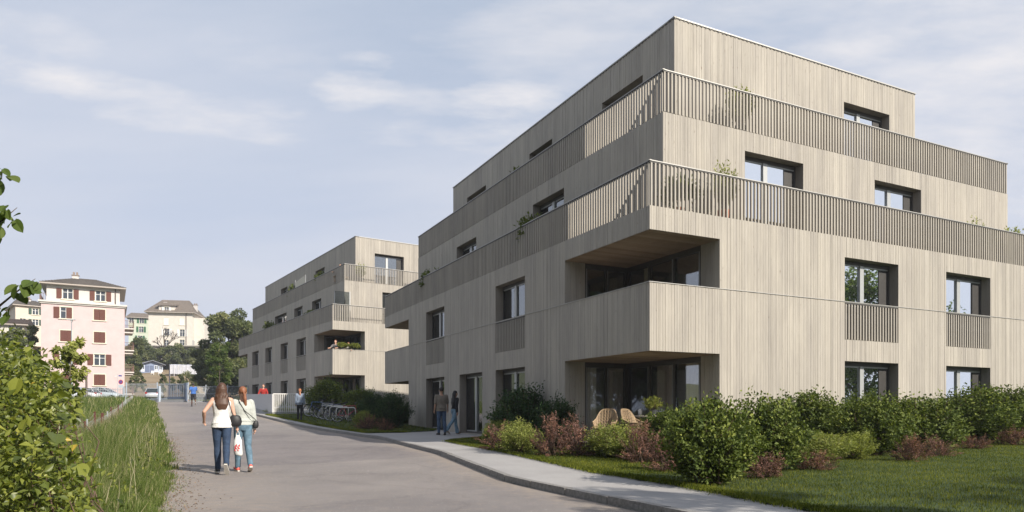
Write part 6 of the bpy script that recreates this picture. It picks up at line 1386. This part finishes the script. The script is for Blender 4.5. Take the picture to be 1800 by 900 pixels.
def table():
    c = onb1(1140, 0, 1.35, .346); r = thing('round_table', 'small round terrace table carrying a potted plant', 'table', tuple(c)); t = C_('table_top', (.42, .36, .31), .5); MB().tube([(0, 0, .72), (0, 0, .745)], .52, 28).build('table_top', t, r); MB().tube([(0, 0, .02), (0, 0, .719)], .035, 10).build('leg', M['frame_dark'], r); MB().tube([(0, 0, 0), (0, 0, .02)], .25, 20).build('base', M['frame_dark'], r)
    q = c + Vector((-.2, .1, .747)); j = thing('glass_jug', 'small white lantern beside the potted plant on the table', 'lantern', tuple(q)); MB().tube([(0, 0, 0), (0, 0, .13), (0, 0, .17)], [.05, .05, .03], 12).build('lantern_body', C_('white_plastic', (.7, .7, .7)), j, True); MB().tube([(-.04, 0, .16), (-.03, 0, .22), (.03, 0, .22), (.04, 0, .16)], .005, 5).build('handle', M['frame_light'], j)
    return c
TC = table()
def frond_plant(name, label, loc, h, w, kind, pot, poth=.28, potr=.17, n=60, seed=1, ll=(.10, .2), lw=(.03, .06), cat='plant', group=None):
    rs = np.random.RandomState(seed); r = thing(name, label, cat, tuple(loc), seed, group); m = MB(); m.tube([(0, 0, 0), (0, 0, poth), (0, 0, poth + .001)], [potr * .75, potr, potr * .9], 16); m.build('pot', pot, r)
    st = MB(); P = []; D = []
    for i in range(n):
        a = rs.uniform(0, 6.28); q = rs.uniform(.1, 1) ** .6; e = np.array([math.cos(a) * w / 2 * q, math.sin(a) * w / 2 * q, poth + (h - poth) * rs.uniform(.35, 1) * (1.15 - .4 * q)]); b = np.array([rs.normal(0, .02), rs.normal(0, .02), poth * .9]); c = b * .5 + e * .5 + np.array([0, 0, (h - poth) * .15])
        if i % 2 == 0: st.tube([b, c, e], [.006, .004, .002], 4, cap=False)
        for k in range(16): t = rs.uniform(.3, 1); p = (1 - t) ** 2 * b + 2 * t * (1 - t) * c + t * t * e; P.append(p + rs.normal(0, .02, 3)); D.append((e - c) / np.linalg.norm(e - c) + rs.normal(0, .6, 3))
    P = np.array(P); D = np.array(D); k = len(P); obj('leaves', leaves_mesh('leaves', P, D, rnd_unit(rs, k) * .5 + [0, -.3, .8], rs.uniform(*ll, k), rs.uniform(*lw, k), np.clip(rs.normal(.5, .22, k), 0, 1), M[kind]), r); st.build('stems', M['twig'], r); return r
frond_plant('potted_plant', 'bushy pale green plant in a dark faceted pot on the terrace table', TC + Vector((.1, -.1, .747)), .50, .5, 'leaf_lime', M['pot_dark'], .15, .12, 50, 3, (.05, .10), (.015, .03))
T2, T3 = 6.135, 9.045; PG = 'pot plants on the terraces of the near block'
def onb1(px, Y_a, b, fz):
    """terrace spot on building 1 at column px, distance b behind the right facade plane"""
    k = (px - 900) / FPX; P0 = B1(0, b, 0); t = (P0.x - k * P0.y) / (k * u1[1] - u1[0]); return B1(t, b, fz)
frond_plant('palm_plant', 'spiky fan leaved plant behind the corner slats of the lower terrace', onb1(1193, 0, .55, T2), 1.0, .7, 'leaf_green', M['pot_terracotta'], .22, .15, 20, 4, (.3, .5), (.03, .05), group=PG)
frond_plant('tall_potted_shrub', 'tall airy shrub in a terracotta pot on the lower terrace near the corner', onb1(1272, 0, .55, T2), 1.65, .75, 'leaf_lime', M['pot_terracotta'], .34, .2, 150, 5, (.05, .10), (.025, .045), group=PG)
frond_plant('potted_shrub', 'leafy shrub behind the slats of the upper terrace above the wide window', onb1(1300, 0, 1.06 + .5, T3), 1.45, .9, 'leaf_lime', M['pot_dark'], .3, .2, 190, 6, (.06, .11), (.03, .05), group=PG)
frond_plant('potted_shrub', 'light green bush rising above the lower terrace rail near its right end', onb1(1705, 0, .55, T2), 1.5, .95, 'leaf_lime', M['pot_dark'], .34, .22, 120, 7, (.07, .12), (.03, .05), group=PG)
frond_plant('potted_shrub', 'round bush above the lower terrace rail at the right edge of the picture', onb1(1776, 0, .55, T2), 1.55, .8, 'leaf_lime', M['pot_dark'], .34, .22, 120, 8, (.06, .11), (.03, .05), group=PG)
def onl1(px, a, fz):
    k = (px - 900) / FPX; P0 = B1(a, 0, 0); t = (P0.x - k * P0.y) / (k * v1[1] - v1[0]); return B1(a, t, fz)
for i, (px, a, fz, h, w, lb) in enumerate([(940, .5, T2, 1.5, 1.2, 'dark bush above the lower slats before the second terrace window'), (918, 1.25 + .5, T3, 1.45, .9, 'small tree top above the upper slats on the shaded side'), (762, .5, T2, 1.5, 1.3, 'dark bush over the lower slats near the far end of the shaded side')]):
    frond_plant('potted_shrub', lb, onl1(px, a, fz), h, w, 'leaf_green', M['pot_dark'], .34, .22, 170, 10 + i, (.09, .15), (.04, .07), group=PG)
PG2 = 'pot plants on the terraces of the far block'
def onr2(px, b, fz): k = (px - 900) / FPX; P0 = B2(0, b, 0); t = (P0.x - k * P0.y) / (k * u2[1] - u2[0]); return B2(t, b, fz)
def onl2(px, a, fz): k = (px - 900) / FPX; P0 = B2(a, 0, 0); t = (P0.x - k * P0.y) / (k * v2[1] - v2[0]); return B2(a, t, fz)
frond_plant('potted_shrub', 'light green shrub behind the top slats of the far block beside its wide window', onr2(634, 1.03 + .5, T3), 1.3, .8, 'leaf_lime', M['pot_dark'], .3, .2, 110, 20, (.08, .13), (.04, .06), group=PG2)
for i, (px, a, fz, h, w, lb) in enumerate([(517, 1.67, T3, 1.7, 1.0, 'dark green plant on the top terrace of the far block by the screen'), (475, .5, T2, 1.9, 1.3, 'biggest dark plant on the lower terrace of the far block'), (545, .5, T2, 1.45, .9, 'small plant on the lower terrace of the far block near the narrow window'), (565, 1.67, T3, 1.6, 1.1, 'green plant before the terrace door of the top floor of the far block')]):
    frond_plant('potted_shrub', lb, onl2(px, a, fz), h, w, 'leaf_green', M['pot_dark'], .34, .22, 120, 30 + i, (.10, .18), (.05, .09), group=PG2)
for i, (a, b, lb) in enumerate([(.75, .1, 'left'), (1.55, .1, 'right, flowering')]):
    frond_plant('flower_box', '%s green plant box standing on the loggia parapet of the far block' % lb, B2(a, b, 4.31), .42, .75, 'leaf_lime', M['pot_dark'], .10, .10, 90, 40 + i, (.08, .14), (.04, .06), group=PG2)
def screen():
    c = B2(1.17 - .55, 10.6 + 4, T3); A = onl2(528, 1.3, T3); r = thing('privacy_screen', 'cream fabric screen standing on the top terrace of the far block', 'screen', tuple(A), math.atan2(v2[1], v2[0])); MB().add([(-1.3, -.02, 0), (1.3, -.02, 0), (1.3, -.02, 1.55), (-1.3, -.02, 1.75), (-1.3, .02, 0), (1.3, .02, 0), (1.3, .02, 1.55), (-1.3, .02, 1.75)], [(0, 1, 2, 3), (4, 7, 6, 5), (3, 2, 6, 7), (0, 3, 7, 4), (1, 5, 6, 2)]).build('fabric', C_('cream_fabric', (.6, .56, .47)), r)
    for x in (-1.32, 1.32): MB().tube([(x, 0, 0), (x, 0, 1.75)], .025, 6).build('post', M['frame_light'], r)
    g = B2(1.17 - .35, 1.03 - .5, T2); r = thing('glass_screen', 'pale glass panel at the corner of the lower terrace of the far block', 'screen', tuple(g), math.atan2(u2[1], u2[0])); MB().box(-.5, .5, -.02, .02, .02, 2.0).build('glass_panel', M['glass'], r); MB().box(.5, .56, -.03, .03, 0, 2.03).build('post', M['frame_light'], r)
screen()
# ------------------------------------------------------------------ thin summer haze over the whole place
def haze():
    m = bpy.data.materials.new('air'); m.use_nodes = True; N = m.node_tree.nodes; N.clear(); o = N.new('ShaderNodeOutputMaterial'); v = N.new('ShaderNodeVolumePrincipled')
    v.inputs['Color'].default_value = (.86, .90, 1.0, 1); v.inputs['Density'].default_value = .0006; v.inputs['Anisotropy'].default_value = .3
    m.node_tree.links.new(v.outputs[0], o.inputs['Volume']); b = MB().box(-180, 120, -60, 260, -1.5, 40).build('haze', m); b['kind'] = 'stuff'; b['label'] = 'thin pale haze in the air over the whole street'; b['category'] = 'haze'
haze()
